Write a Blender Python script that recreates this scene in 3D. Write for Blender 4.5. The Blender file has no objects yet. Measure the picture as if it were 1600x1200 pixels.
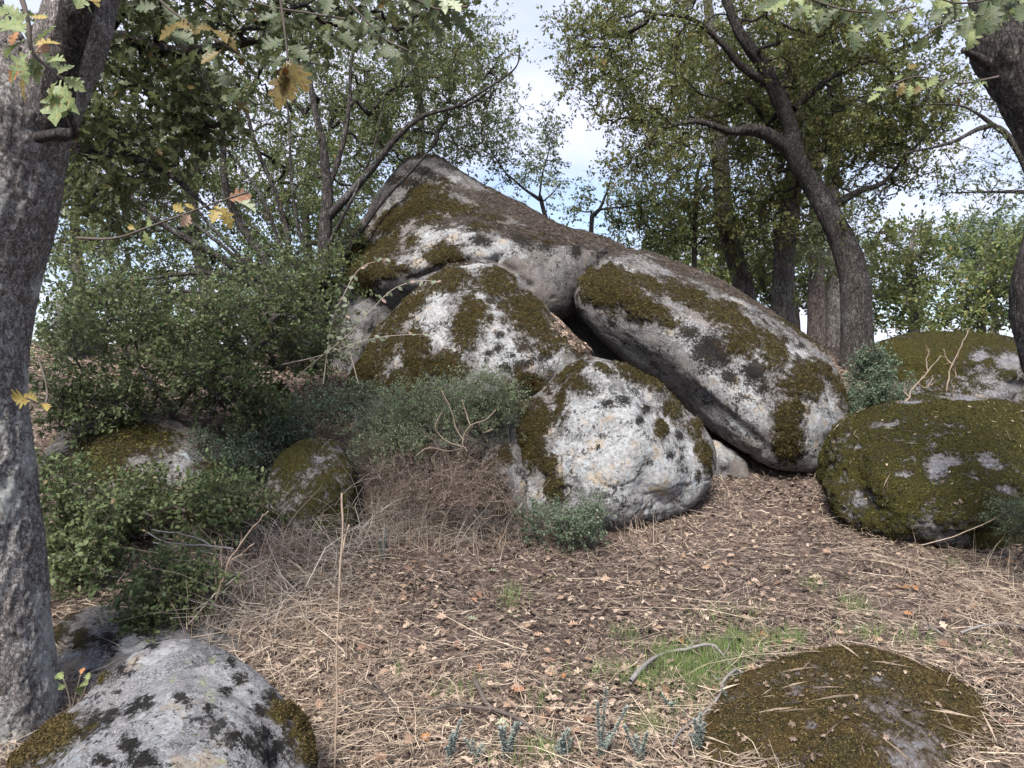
import bpy, bmesh, math, random
import numpy as np
from mathutils import Vector

# ---------------------------------------------------------------- camera, sky, sun
scene = bpy.context.scene
COL = scene.collection
EYE = 1.6
FPX = 1111.0            # focal length in pixels of the 1600 px wide photograph
cam_d = bpy.data.cameras.new('camera')
cam_d.sensor_width = 36.0
cam_d.lens = 36.0*FPX/1600.0
cam_d.clip_start = 0.05
cam_d.clip_end = 3000.0
cam = bpy.data.objects.new('camera', cam_d)
COL.objects.link(cam)
cam.location = (0, 0, EYE)
cam.rotation_euler = (math.pi/2, 0, 0)
scene.camera = cam

SUN_EL, SUN_AZ = math.radians(50), math.radians(198)     # azimuth clockwise from +Y (north); behind the camera, to its left
world = bpy.data.worlds.new('World')
scene.world = world
world.use_nodes = True
wt = world.node_tree
wt.nodes.clear()
def wn(t, **kw):
    n = wt.nodes.new(t)
    for k, v in kw.items(): setattr(n, k, v)
    return n
wo = wn('ShaderNodeOutputWorld'); bg = wn('ShaderNodeBackground')
sky = wn('ShaderNodeTexSky', sky_type='NISHITA', sun_disc=False, sun_elevation=SUN_EL, sun_rotation=SUN_AZ, air_density=1.0, dust_density=0.7, ozone_density=1.0)
tc = wn('ShaderNodeTexCoord')
sep = wn('ShaderNodeSeparateXYZ'); wt.links.new(tc.outputs['Generated'], sep.inputs[0])
zc = wn('ShaderNodeMath', operation='MAXIMUM'); wt.links.new(sep.outputs[2], zc.inputs[0]); zc.inputs[1].default_value = 0.0
za = wn('ShaderNodeMath', operation='ADD'); wt.links.new(zc.outputs[0], za.inputs[0]); za.inputs[1].default_value = 0.22
cmb = wn('ShaderNodeCombineXYZ')
for i in (0, 1):
    dv = wn('ShaderNodeMath', operation='DIVIDE'); wt.links.new(sep.outputs[i], dv.inputs[0]); wt.links.new(za.outputs[0], dv.inputs[1]); wt.links.new(dv.outputs[0], cmb.inputs[i])
cmb.inputs[2].default_value = 3.7
cn = wn('ShaderNodeTexNoise'); cn.inputs['Scale'].default_value = 1.15; cn.inputs['Detail'].default_value = 8; cn.inputs['Roughness'].default_value = 0.52
wt.links.new(cmb.outputs[0], cn.inputs['Vector'])
cr = wn('ShaderNodeMapRange', interpolation_type='SMOOTHSTEP'); wt.links.new(cn.outputs['Fac'], cr.inputs['Value'])
cr.inputs['From Min'].default_value = 0.36; cr.inputs['From Max'].default_value = 0.60; cr.inputs['To Min'].default_value = 0.30; cr.inputs['To Max'].default_value = 0.88
cn2 = wn('ShaderNodeTexNoise'); cn2.inputs['Scale'].default_value = 2.3; cn2.inputs['Detail'].default_value = 6
wt.links.new(cmb.outputs[0], cn2.inputs['Vector'])
cc = wn('ShaderNodeMix', data_type='RGBA'); wt.links.new(cn2.outputs['Fac'], cc.inputs[0])
cc.inputs[6].default_value = (3.3, 3.7, 5.0, 1); cc.inputs[7].default_value = (5.0, 4.9, 5.7, 1)
mx = wn('ShaderNodeMix', data_type='RGBA')
wt.links.new(cr.outputs[0], mx.inputs[0]); wt.links.new(sky.outputs[0], mx.inputs[6]); wt.links.new(cc.outputs[2], mx.inputs[7])
wt.links.new(mx.outputs[2], bg.inputs[0]); bg.inputs[1].default_value = 0.085
wt.links.new(bg.outputs[0], wo.inputs[0])

sun_d = bpy.data.lights.new('sun', 'SUN'); sun_d.energy = 3.2; sun_d.angle = math.radians(20); sun_d.color = (1.0, 0.95, 0.88)
sun = bpy.data.objects.new('sun', sun_d); COL.objects.link(sun)
sdir = Vector((math.sin(SUN_AZ)*math.cos(SUN_EL), math.cos(SUN_AZ)*math.cos(SUN_EL), math.sin(SUN_EL)))
sun.rotation_euler = (-sdir).to_track_quat('-Z', 'Y').to_euler()
sun.location = (0, 0, 30)
vs = scene.view_settings
vs.view_transform = 'Standard'; vs.look = 'None'; vs.gamma = 1.0; vs.use_curve_mapping = False
vs.exposure = 1.55
cy = scene.cycles
cy.max_bounces = 8; cy.diffuse_bounces = 4; cy.glossy_bounces = 2; cy.transmission_bounces = 6; cy.transparent_max_bounces = 4

rng = np.random.default_rng(11)

# ---------------------------------------------------------------- numeric helpers
def P(px, py, Y):
    """A point of the place that lies Y metres in front of the eye in the direction of a photograph pixel."""
    return np.array([(px-800.0)/FPX*Y, Y, EYE-(py-600.0)/FPX*Y])

def _hash(ix, iy, iz, seed):
    h = (ix*374761393 + iy*668265263 + iz*2147483647 + seed*974634777) & 0xffffffff
    h = ((h ^ (h >> 13))*1274126177) & 0xffffffff
    h = ((h ^ (h >> 16))*2246822519) & 0xffffffff
    return (h ^ (h >> 15)) & 0xffffffff

def vnoise(p, seed=0):
    p = np.asarray(p, float)
    i = np.floor(p).astype(np.int64); f = p-i
    u = f*f*f*(f*(f*6-15)+10)
    out = np.zeros(len(p))
    for dx in (0, 1):
        wx = u[:, 0] if dx else 1-u[:, 0]
        for dy in (0, 1):
            wy = u[:, 1] if dy else 1-u[:, 1]
            for dz in (0, 1):
                wz = u[:, 2] if dz else 1-u[:, 2]
                out += wx*wy*wz*_hash(i[:, 0]+dx, i[:, 1]+dy, i[:, 2]+dz, seed)/4294967295.0
    return out*2-1

ROT = np.array([[0.36, 0.48, -0.8], [-0.8, 0.6, 0.0], [0.48, 0.64, 0.6]])
def fbm(p, scale=1.0, octaves=4, seed=0, gain=0.5):
    p = np.asarray(p, float)*scale
    a, s, t = 1.0, np.zeros(len(p)), 0.0
    for o in range(octaves):
        s += a*vnoise(p, seed+o*17); t += a
        p = p@ROT.T*2.03+3.1; a *= gain
    return s/t

def unit(v):
    return v/np.maximum(np.linalg.norm(v, axis=-1, keepdims=True), 1e-9)

# ---------------------------------------------------------------- objects
def mesh_data(name, V, F, mat=None, attrs=None, smooth=True, mat_idx=None, fk=None):
    me = bpy.data.meshes.new(name)
    V = np.ascontiguousarray(V, dtype=np.float32); F = np.ascontiguousarray(F, dtype=np.int32)
    k = F.shape[1]
    me.vertices.add(len(V)); me.vertices.foreach_set('co', V.ravel())
    me.loops.add(F.size); me.loops.foreach_set('vertex_index', F.ravel())
    me.polygons.add(len(F))
    me.polygons.foreach_set('loop_start', np.arange(0, F.size, k, dtype=np.int32))
    me.polygons.foreach_set('use_smooth', np.full(len(F), smooth))
    for an, av in (attrs or {}).items():
        a = me.attributes.new(an, 'FLOAT', 'POINT'); a.data.foreach_set('value', np.ascontiguousarray(av, dtype=np.float32))
    for m in (mat if isinstance(mat, (list, tuple)) else [mat]):
        if m: me.materials.append(m)
    if mat_idx is not None: me.polygons.foreach_set('material_index', np.ascontiguousarray(mat_idx, dtype=np.int32))
    me.update(calc_edges=True)
    return me

def tag(o, label=None, cat=None, group=None, kind=None):
    if label: o['label'] = label
    if cat: o['category'] = cat
    if group: o['group'] = group
    if kind: o['kind'] = kind
    return o

def obj(name, V, F, mat, parent=None, loc=None, **kw):
    """One mesh object. V is in world coordinates; the origin goes to loc (or the parent's place)."""
    org = np.zeros(3)
    if parent is not None: org = np.array(parent['_o'])
    elif loc is not None: org = np.array(loc)
    o = bpy.data.objects.new(name, mesh_data(name, np.asarray(V)-org, F, mat, **kw))
    COL.objects.link(o)
    if parent is not None: o.parent = parent
    else: o.location = org
    o['_o'] = [float(x) for x in org]
    return o

def empty(name, loc, label, cat, group=None):
    o = bpy.data.objects.new(name, None); COL.objects.link(o)
    o.location = loc; o.empty_display_size = 0.1; o['_o'] = [float(x) for x in loc]
    return tag(o, label, cat, group)

# ---------------------------------------------------------------- the lie of the land
_cp = []
def _g(px, py, Y): q = P(px, py, Y); _cp.append((q[0], q[1], q[2]))
for a in [(1000,1000,4.2),(1450,1000,4.2),(500,1000,4.2),(970,828,6.55),(700,850,6.2),(1180,742,8.2),(1300,742,8.1),(1450,862,6.0),
          (1130,800,7.0),(600,640,8.2),(450,590,9),(200,640,7.5),(200,810,5.5),(100,950,4.4),(350,905,4.9),(1390,650,9.3),(1340,575,11),
          (1600,650,9),(1750,850,6),(1220,530,13),(560,790,6.7),(420,850,5.6),(850,770,7.0)]: _g(*a)
for x in (-9,-4,0,4,9):
    _cp += [(x,-2,0.0),(x,1.0,0.0),(x,2.9,0.0)]
for x in (-12,-6,0,6,12): _cp += [(x,14,2.25),(x,19,2.2),(x,27,1.4)]
_cp += [(-8,5,0.7),(-9,8,1.7),(9,5,0.3),(9,8,0.9),(-4,11,2.1),(0,11,2.2)]
_cp = np.array(_cp)
def _kern(d): return np.where(d > 0, d*d*np.log(np.maximum(d, 1e-9)), 0.0)
_D = np.linalg.norm(_cp[:, None, :2]-_cp[None, :, :2], axis=2)
_n = len(_cp)
_A = np.zeros((_n+3, _n+3)); _A[:_n, :_n] = _kern(_D)+np.eye(_n)*0.15
_Q = np.c_[np.ones(_n), _cp[:, :2]]; _A[:_n, _n:] = _Q; _A[_n:, :_n] = _Q.T
_W = np.linalg.solve(_A, np.r_[_cp[:, 2], 0, 0, 0])
def land(x, y):
    """Height of the ground (numpy arrays)."""
    x = np.atleast_1d(np.asarray(x, float)); y = np.atleast_1d(np.asarray(y, float))
    xx = np.clip(x, -12, 12); yy = np.clip(y, -2, 24)
    d = np.sqrt((xx[:, None]-_cp[None, :, 0])**2+(yy[:, None]-_cp[None, :, 1])**2)
    z = _kern(d)@_W[:_n]+_W[_n]+_W[_n+1]*xx+_W[_n+2]*yy
    z = np.clip(z, -0.15, 2.7)
    far = np.clip((y-20)/40, 0, 1); far = far*far*(3-2*far)
    z = z*(1-far)-0.3*far
    near = np.clip(-y/10, 0, 1); z = z*(1-near)
    side = np.clip((np.abs(x)-14)/30, 0, 1); z = z*(1-side*0.9)
    q = np.c_[x, y, np.zeros(len(x))]
    z += 0.05*fbm(q, 0.9, 3, 5)*np.clip(y/4, 0, 1)+0.018*fbm(q, 5.0, 3, 9)
    return z
def land1(x, y): return float(land([x], [y])[0])
def ground_at(px, py, y0=1.2, y1=24.0):
    """Where the view ray through a photograph pixel meets the ground."""
    Y = np.linspace(y0, y1, 700)
    h = land((px-800)/FPX*Y, Y); z = EYE-(py-600)/FPX*Y
    k = np.argmax(z < h)
    if not (z < h).any(): k = len(Y)-1
    return np.array([(px-800)/FPX*Y[k], Y[k], h[k]])

# ---------------------------------------------------------------- materials
class M:
    def __init__(s, name):
        s.m = bpy.data.materials.new(name); s.m.use_nodes = True; s.t = s.m.node_tree; s.t.nodes.clear()
        s.o = s.t.nodes.new('ShaderNodeOutputMaterial')
        s.tc = s.t.nodes.new('ShaderNodeTexCoord').outputs['Object']
    def L(s, a, b): s.t.links.new(a, b)
    def put(s, sock, v):
        if isinstance(v, bpy.types.NodeSocket): s.L(v, sock)
        elif v is not None: sock.default_value = v
    def attr(s, n): a = s.t.nodes.new('ShaderNodeAttribute'); a.attribute_name = n; return a.outputs['Fac']
    def noise(s, scale, detail=4, rough=0.55, vec=None, dist=0.0, w=None):
        n = s.t.nodes.new('ShaderNodeTexNoise'); n.inputs['Scale'].default_value = scale; n.inputs['Detail'].default_value = detail
        n.inputs['Roughness'].default_value = rough; n.inputs['Distortion'].default_value = dist; s.L(vec or s.tc, n.inputs['Vector']); return n.outputs['Fac']
    def vor(s, scale, feature='F1', vec=None, out='Distance', rnd=1.0):
        n = s.t.nodes.new('ShaderNodeTexVoronoi'); n.feature = feature; n.inputs['Scale'].default_value = scale; n.inputs['Randomness'].default_value = rnd
        s.L(vec or s.tc, n.inputs['Vector']); return n.outputs[out]
    def mapping(s, scale=(1,1,1), loc=(0,0,0), rot=(0,0,0), vec=None):
        n = s.t.nodes.new('ShaderNodeMapping'); n.inputs['Scale'].default_value = scale; n.inputs['Location'].default_value = loc; n.inputs['Rotation'].default_value = rot
        s.L(vec or s.tc, n.inputs['Vector']); return n.outputs[0]
    def math(s, op, a, b=None, c=None, clamp=False):
        n = s.t.nodes.new('ShaderNodeMath'); n.operation = op; n.use_clamp = clamp
        s.put(n.inputs[0], a); s.put(n.inputs[1], b)
        if c is not None: s.put(n.inputs[2], c)
        return n.outputs[0]
    def step(s, v, a, b, lo=0.0, hi=1.0):
        n = s.t.nodes.new('ShaderNodeMapRange'); n.interpolation_type = 'SMOOTHSTEP'
        s.put(n.inputs['Value'], v); n.inputs['From Min'].default_value = a; n.inputs['From Max'].default_value = b
        n.inputs['To Min'].default_value = lo; n.inputs['To Max'].default_value = hi; return n.outputs[0]
    def mix(s, f, a, b, blend='MIX'):
        n = s.t.nodes.new('ShaderNodeMix'); n.data_type = 'RGBA'; n.blend_type = blend
        s.put(n.inputs[0], f)
        for k, v in ((6, a), (7, b)):
            s.put(n.inputs[k], v if isinstance(v, bpy.types.NodeSocket) else (*v, 1))
        return n.outputs[2]
    def ramp(s, v, stops, interp='LINEAR'):
        n = s.t.nodes.new('ShaderNodeValToRGB'); s.put(n.inputs[0], v); cr = n.color_ramp; cr.interpolation = interp
        while len(cr.elements) < len(stops): cr.elements.new(0.5)
        for e, (p_, c) in zip(cr.elements, stops): e.position = p_; e.color = (*c, 1)
        return n.outputs[0]
    def bump(s, h, strength=0.5, dist=0.01, nrm=None):
        n = s.t.nodes.new('ShaderNodeBump'); n.inputs['Strength'].default_value = strength; n.inputs['Distance'].default_value = dist
        s.L(h, n.inputs['Height']);
        if nrm is not None: s.L(nrm, n.inputs['Normal'])
        return n.outputs[0]
    def surf(s, col, rough=0.85, nrm=None, spec=0.25, trans=0.0):
        b = s.t.nodes.new('ShaderNodeBsdfPrincipled'); s.put(b.inputs['Base Color'], col if isinstance(col, bpy.types.NodeSocket) else (*col, 1))
        s.put(b.inputs['Roughness'], rough); b.inputs['Specular IOR Level'].default_value = spec
        if nrm is not None: s.L(nrm, b.inputs['Normal'])
        out = b.outputs[0]
        if trans > 0:
            t = s.t.nodes.new('ShaderNodeBsdfTranslucent'); s.put(t.inputs['Color'], col if isinstance(col, bpy.types.NodeSocket) else (*col, 1))
            mxs = s.t.nodes.new('ShaderNodeMixShader'); mxs.inputs[0].default_value = trans
            s.L(out, mxs.inputs[1]); s.L(t.outputs[0], mxs.inputs[2]); out = mxs.outputs[0]
        s.L(out, s.o.inputs[0]); return s.m

def rock_material(name, base=(0.20, 0.197, 0.20), warm=(0.25, 0.225, 0.20), moss_a=(0.020, 0.017, 0.007), moss_b=(0.075, 0.060, 0.019), moss_c=(0.060, 0.036, 0.014), lich=(0.43, 0.435, 0.44), pep=0.0, fine=1.0):
    m = M(name)
    def nz(scale, det, rough, lo, hi, loc=(0, 0, 0), dist=0.0):
        return m.step(m.noise(scale, det, rough, vec=m.mapping(loc=loc), dist=dist), lo, hi)
    f1 = m.noise(2.2, 6, 0.65); f2 = m.noise(10*fine, 8, 0.75, dist=0.5); f3 = m.noise(52*fine, 6, 0.8); f4 = m.noise(170*fine, 3, 0.75)
    dk = tuple(c*0.42 for c in base); lt = tuple(min(c*1.75, 0.6) for c in base)
    col = m.mix(m.step(f2, 0.40, 0.58), dk, base)
    col = m.mix(m.step(f3, 0.48, 0.60), col, lt)
    col = m.mix(m.math('MULTIPLY', m.step(f1, 0.45, 0.65), 0.7), col, warm)
    col = m.mix(m.math('MULTIPLY', m.step(f4, 0.54, 0.62), 0.75), col, (0.045, 0.045, 0.043))
    # water stains running down the faces
    ws = m.step(m.noise(1.0, 6, 0.7, vec=m.mapping(scale=(5.5, 5.5, 0.9)), dist=0.6), 0.53, 0.66)
    col = m.mix(m.math('MULTIPLY', ws, 0.55), col, (0.075, 0.072, 0.068))
    # pale crustose lichen in several sizes of patch
    la = m.math('ADD', m.attr('lich'), m.math('MULTIPLY', m.math('SUBTRACT', m.noise(9, 9, 0.8, dist=0.5), 0.5), 3.6))
    lm = m.step(la, -0.05, 0.14)
    lc = m.mix(nz(26, 6, 0.75, 0.44, 0.56, (1, 1, 8)), lich, tuple(c*0.66 for c in lich))
    lc = m.mix(m.math('MULTIPLY', nz(4.2, 5, 0.7, 0.54, 0.64, (4, 2, 7)), 0.8), lc, (0.42, 0.34, 0.25))
    lc = m.mix(m.math('MULTIPLY', nz(7.5, 5, 0.7, 0.58, 0.64, (8, 3, 2)), 0.8), lc, (0.42, 0.47, 0.50))
    col = m.mix(m.math('MULTIPLY', lm, 0.9), col, lc)
    gr = m.math('MAXIMUM', nz(88, 5, 0.82, 0.56, 0.62), m.math('MULTIPLY', nz(33, 7, 0.82, 0.57, 0.62, (5, 5, 1)), 0.9))
    col = m.mix(m.math('MULTIPLY', gr, 0.72), col, (0.085, 0.08, 0.075))
    # yellow-green map lichen
    ya = m.math('ADD', m.attr('ylich'), m.math('MULTIPLY', m.math('SUBTRACT', m.noise(60, 5, 0.75), 0.5), 3.4))
    col = m.mix(m.math('MULTIPLY', m.step(ya, 0.25, 0.4), 0.8), col, (0.36, 0.40, 0.20))
    # black lichen: listed colonies, scattered colonies and peppering
    sp = m.math('SUBTRACT', m.noise(36, 8, 0.8, vec=m.mapping(loc=(9, 1, 5))), 0.615-pep)
    cl = m.math('MULTIPLY', m.math('SUBTRACT', m.noise(3.6, 5, 0.7, vec=m.mapping(loc=(1, 7, 2))), 0.5), 0.85)
    pp = m.step(m.math('ADD', sp, cl), -0.005, 0.02)
    da = m.math('ADD', m.attr('dark'), m.math('MULTIPLY', m.math('SUBTRACT', m.noise(34, 9, 0.86), 0.5), 4.2))
    dm = m.math('MAXIMUM', m.step(da, -0.02, 0.10), m.math('MULTIPLY', pp, 0.9))
    dc = m.mix(m.step(m.noise(75, 4, 0.8), 0.42, 0.60), (0.004, 0.0038, 0.0035), (0.016, 0.013, 0.009))
    col = m.mix(m.math('MULTIPLY', dm, 0.95), col, dc)
    # moss, with a thin brown film round its edges
    mn = m.math('ADD', m.math('MULTIPLY', m.math('SUBTRACT', m.noise(15, 10, 0.86, dist=0.4), 0.5), 5.0), m.math('MULTIPLY', m.math('SUBTRACT', m.noise(6, 4, 0.6, vec=m.mapping(loc=(2, 9, 4))), 0.5), 1.0))
    ma = m.math('ADD', m.attr('moss'), mn)
    film = m.math('MULTIPLY', m.step(ma, -0.6, 0.05), 0.45)
    col = m.mix(film, col, tuple(c*1.3 for c in moss_c))
    mm = m.step(ma, -0.08, 0.22)
    g1 = m.noise(120, 5, 0.78); g2 = m.noise(6.5, 6, 0.7)
    mc = m.mix(m.step(g1, 0.40, 0.62), moss_a, moss_b)
    mc = m.mix(m.math('MULTIPLY', m.step(g2, 0.45, 0.62), 0.8), mc, moss_c)
    mc = m.mix(m.math('MULTIPLY', nz(15, 6, 0.75, 0.55, 0.66, (3, 3, 3)), 0.6), mc, tuple(c*0.5 for c in moss_a))
    mc = m.mix(m.math('MULTIPLY', m.step(m.noise(230, 2), 0.63, 0.70), 0.5), mc, (0.17, 0.155, 0.10))
    col = m.mix(mm, col, mc)
    # needle litter caught on the back
    na = m.step(m.math('ADD', m.attr('need'), m.math('MULTIPLY', m.math('SUBTRACT', m.noise(18, 7, 0.75), 0.5), 1.8)), -0.05, 0.15)
    st = m.noise(1.0, 5, 0.7, vec=m.mapping(scale=(28, 160, 160)))
    nc = m.mix(m.step(st, 0.38, 0.62), (0.040, 0.033, 0.028), (0.135, 0.112, 0.095))
    col = m.mix(m.math('MULTIPLY', na, 0.92), col, nc)
    mb = m.math('MULTIPLY', mm, m.math('ADD', m.math('MULTIPLY', g1, 1.6), 0.6))
    rb = m.math('ADD', m.math('MULTIPLY', f3, 0.9), m.math('ADD', m.math('MULTIPLY', f2, 1.3), m.math('MULTIPLY', f4, 0.35)))
    hb = m.math('ADD', m.math('ADD', m.math('MULTIPLY', mb, 1.6), rb), m.math('MULTIPLY', m.math('ADD', dm, m.math('MULTIPLY', lm, 0.5)), 0.35))
    hb = m.math('ADD', hb, m.math('MULTIPLY', m.math('MULTIPLY', na, st), 2.0))
    return m.surf(col, 0.92, m.bump(hb, 0.9, 0.026), 0.12)

def bark_material(name, c0, c1, c2=(0.36, 0.37, 0.36), lichen=0.5, sc=1.0, stretch=0.35, crack=1.0):
    m = M(name)
    v = m.mapping(scale=(sc, sc, sc*stretch))
    f = m.noise(11, 8, 0.72, vec=v, dist=0.9)
    cm = m.step(m.math('ABSOLUTE', m.math('SUBTRACT', f, 0.5)), 0.0, 0.045)       # furrows follow the noise's middle contour
    f_ = m.noise(24, 7, 0.75, vec=m.mapping(loc=(7, 3, 1), vec=v), dist=0.7)
    cm2 = m.step(m.math('ABSOLUTE', m.math('SUBTRACT', f_, 0.5)), 0.0, 0.05)
    n1 = m.noise(34, 8, 0.8, vec=v); n2 = m.noise(110, 5, 0.8); n3 = m.noise(3.0, 4, 0.6)
    col = m.mix(m.step(n1, 0.40, 0.60), c0, c1)
    col = m.mix(m.math('MULTIPLY', m.step(n2, 0.50, 0.60), 0.7), col, tuple(min(1, c*1.55) for c in c1))
    col = m.mix(m.math('MULTIPLY', m.step(n3, 0.48, 0.62), 0.25), col, tuple(c*0.8 for c in c0))
    dkc = tuple(c*0.4 for c in c0)
    col = m.mix(m.math('MULTIPLY', m.math('SUBTRACT', 1.0, cm), 0.85*crack), col, dkc)
    col = m.mix(m.math('MULTIPLY', m.math('SUBTRACT', 1.0, cm2), 0.6*crack), col, dkc)
    lm = m.step(m.math('ADD', m.noise(42, 8, 0.82), m.math('MULTIPLY', m.noise(2.4, 4), 0.5)), 0.86-0.1*lichen, 0.90-0.1*lichen)
    col = m.mix(m.math('MULTIPLY', lm, 0.75*min(1, lichen*2)), col, c2)
    la = m.math('ADD', m.attr('lich'), m.math('MULTIPLY', m.math('SUBTRACT', m.noise(30, 10, 0.88), 0.5), 7.0))
    col = m.mix(m.math('MULTIPLY', m.step(la, 0.10, 0.22), 0.88), col, (0.46, 0.48, 0.46))
    h = m.math('ADD', m.math('ADD', m.math('MULTIPLY', cm, 0.9*crack), m.math('MULTIPLY', cm2, 0.5*crack)), m.math('ADD', m.math('MULTIPLY', n1, 1.6), m.math('MULTIPLY', n2, 0.6)))
    return m.surf(col, 0.9, m.bump(h, 0.9, 0.016/sc), 0.2)

def leaf_material(name, stops, trans=0.35, rough=0.45, spec=0.4):
    """Leaf colour differs from leaf to leaf through the attribute tint."""
    m = M(name)
    col = m.ramp(m.attr('tint'), stops)
    col = m.mix(m.math('MULTIPLY', m.step(m.noise(45, 2), 0.4, 0.7), 0.35), col, tuple(c*0.6 for c in stops[0][1]))
    return m.surf(col, rough, None, spec, trans)
# ---------------------------------------------------------------- boulders
_ico = {}
def ico(level):
    if level not in _ico:
        bm = bmesh.new(); bmesh.ops.create_icosphere(bm, subdivisions=level, radius=1.0)
        V = np.array([v.co[:] for v in bm.verts]); F = np.array([[v.index for v in f.verts] for f in bm.faces]); bm.free()
        _ico[level] = (unit(V), F)
    return _ico[level]

def vertex_normals(V, F):
    n = np.cross(V[F[:, 1]]-V[F[:, 0]], V[F[:, 2]]-V[F[:, 0]])
    N = np.zeros_like(V)
    for k in range(3):
        for a in range(3): N[:, a] += np.bincount(F[:, k], n[:, a], len(V))
    return unit(N)

def hull_planes(pts):
    bm = bmesh.new()
    for p in pts: bm.verts.new(p)
    bmesh.ops.convex_hull(bm, input=bm.verts)
    bm.normal_update()
    out = []
    for f in bm.faces:
        n = np.array(f.normal[:]); d = float(n@np.array(f.verts[0].co[:]))
        if d < 0: n, d = -n, -d
        if f.calc_area() > 1e-5: out.append((*n, d, f.calc_area()))
    bm.free()
    # merge nearly coplanar faces so that they are not counted twice
    out.sort(key=lambda q: -q[4]); keep = []
    for q in out:
        if all(not (np.dot(q[:3], k[:3]) > 0.985 and abs(q[3]-k[3]) < 0.03) for k in keep): keep.append(q)
    return np.array(keep)[:, :4]

def blob_mask(V, N, blobs):
    """Union of flattened ellipsoids centred where the listed spots lie on the rock's near side: 1 in the middle, 0 at the rim, below 0 outside."""
    out = np.full(len(V), -1.0)
    if not blobs: return out
    vis = (N*(V-np.array([0, 0, EYE]))).sum(1) < 0.02
    if not vis.any(): return out
    sx = V[:, 0]/V[:, 1]*FPX+800; sy = 600-(V[:, 2]-EYE)/V[:, 1]*FPX
    fi = np.where(vis)[0]
    wob = 1+0.0*sx; big = V[:, 1].mean()/FPX
    for b in blobs:
        cx, cy, rx, ry = b[:4]; a = math.radians(b[4] if len(b) > 4 else 0)
        k = fi[np.argmin((sx[fi]-cx)**2+(sy[fi]-cy)**2)]; w = V[k, 1]/FPX
        du = (sx-cx)*math.cos(a)+(sy-cy)*math.sin(a); dv = -(sx-cx)*math.sin(a)+(sy-cy)*math.cos(a)
        e = np.sqrt((du/rx)**2+(dv/ry)**2+((V[:, 1]-V[k, 1])/(max(rx, ry)*w*5+0.3))**2)
        out = np.maximum(out, np.clip((1-e)*min(1.0, 0.45+min(rx, ry)*w*2.5), -1, 1))
    return out

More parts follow.
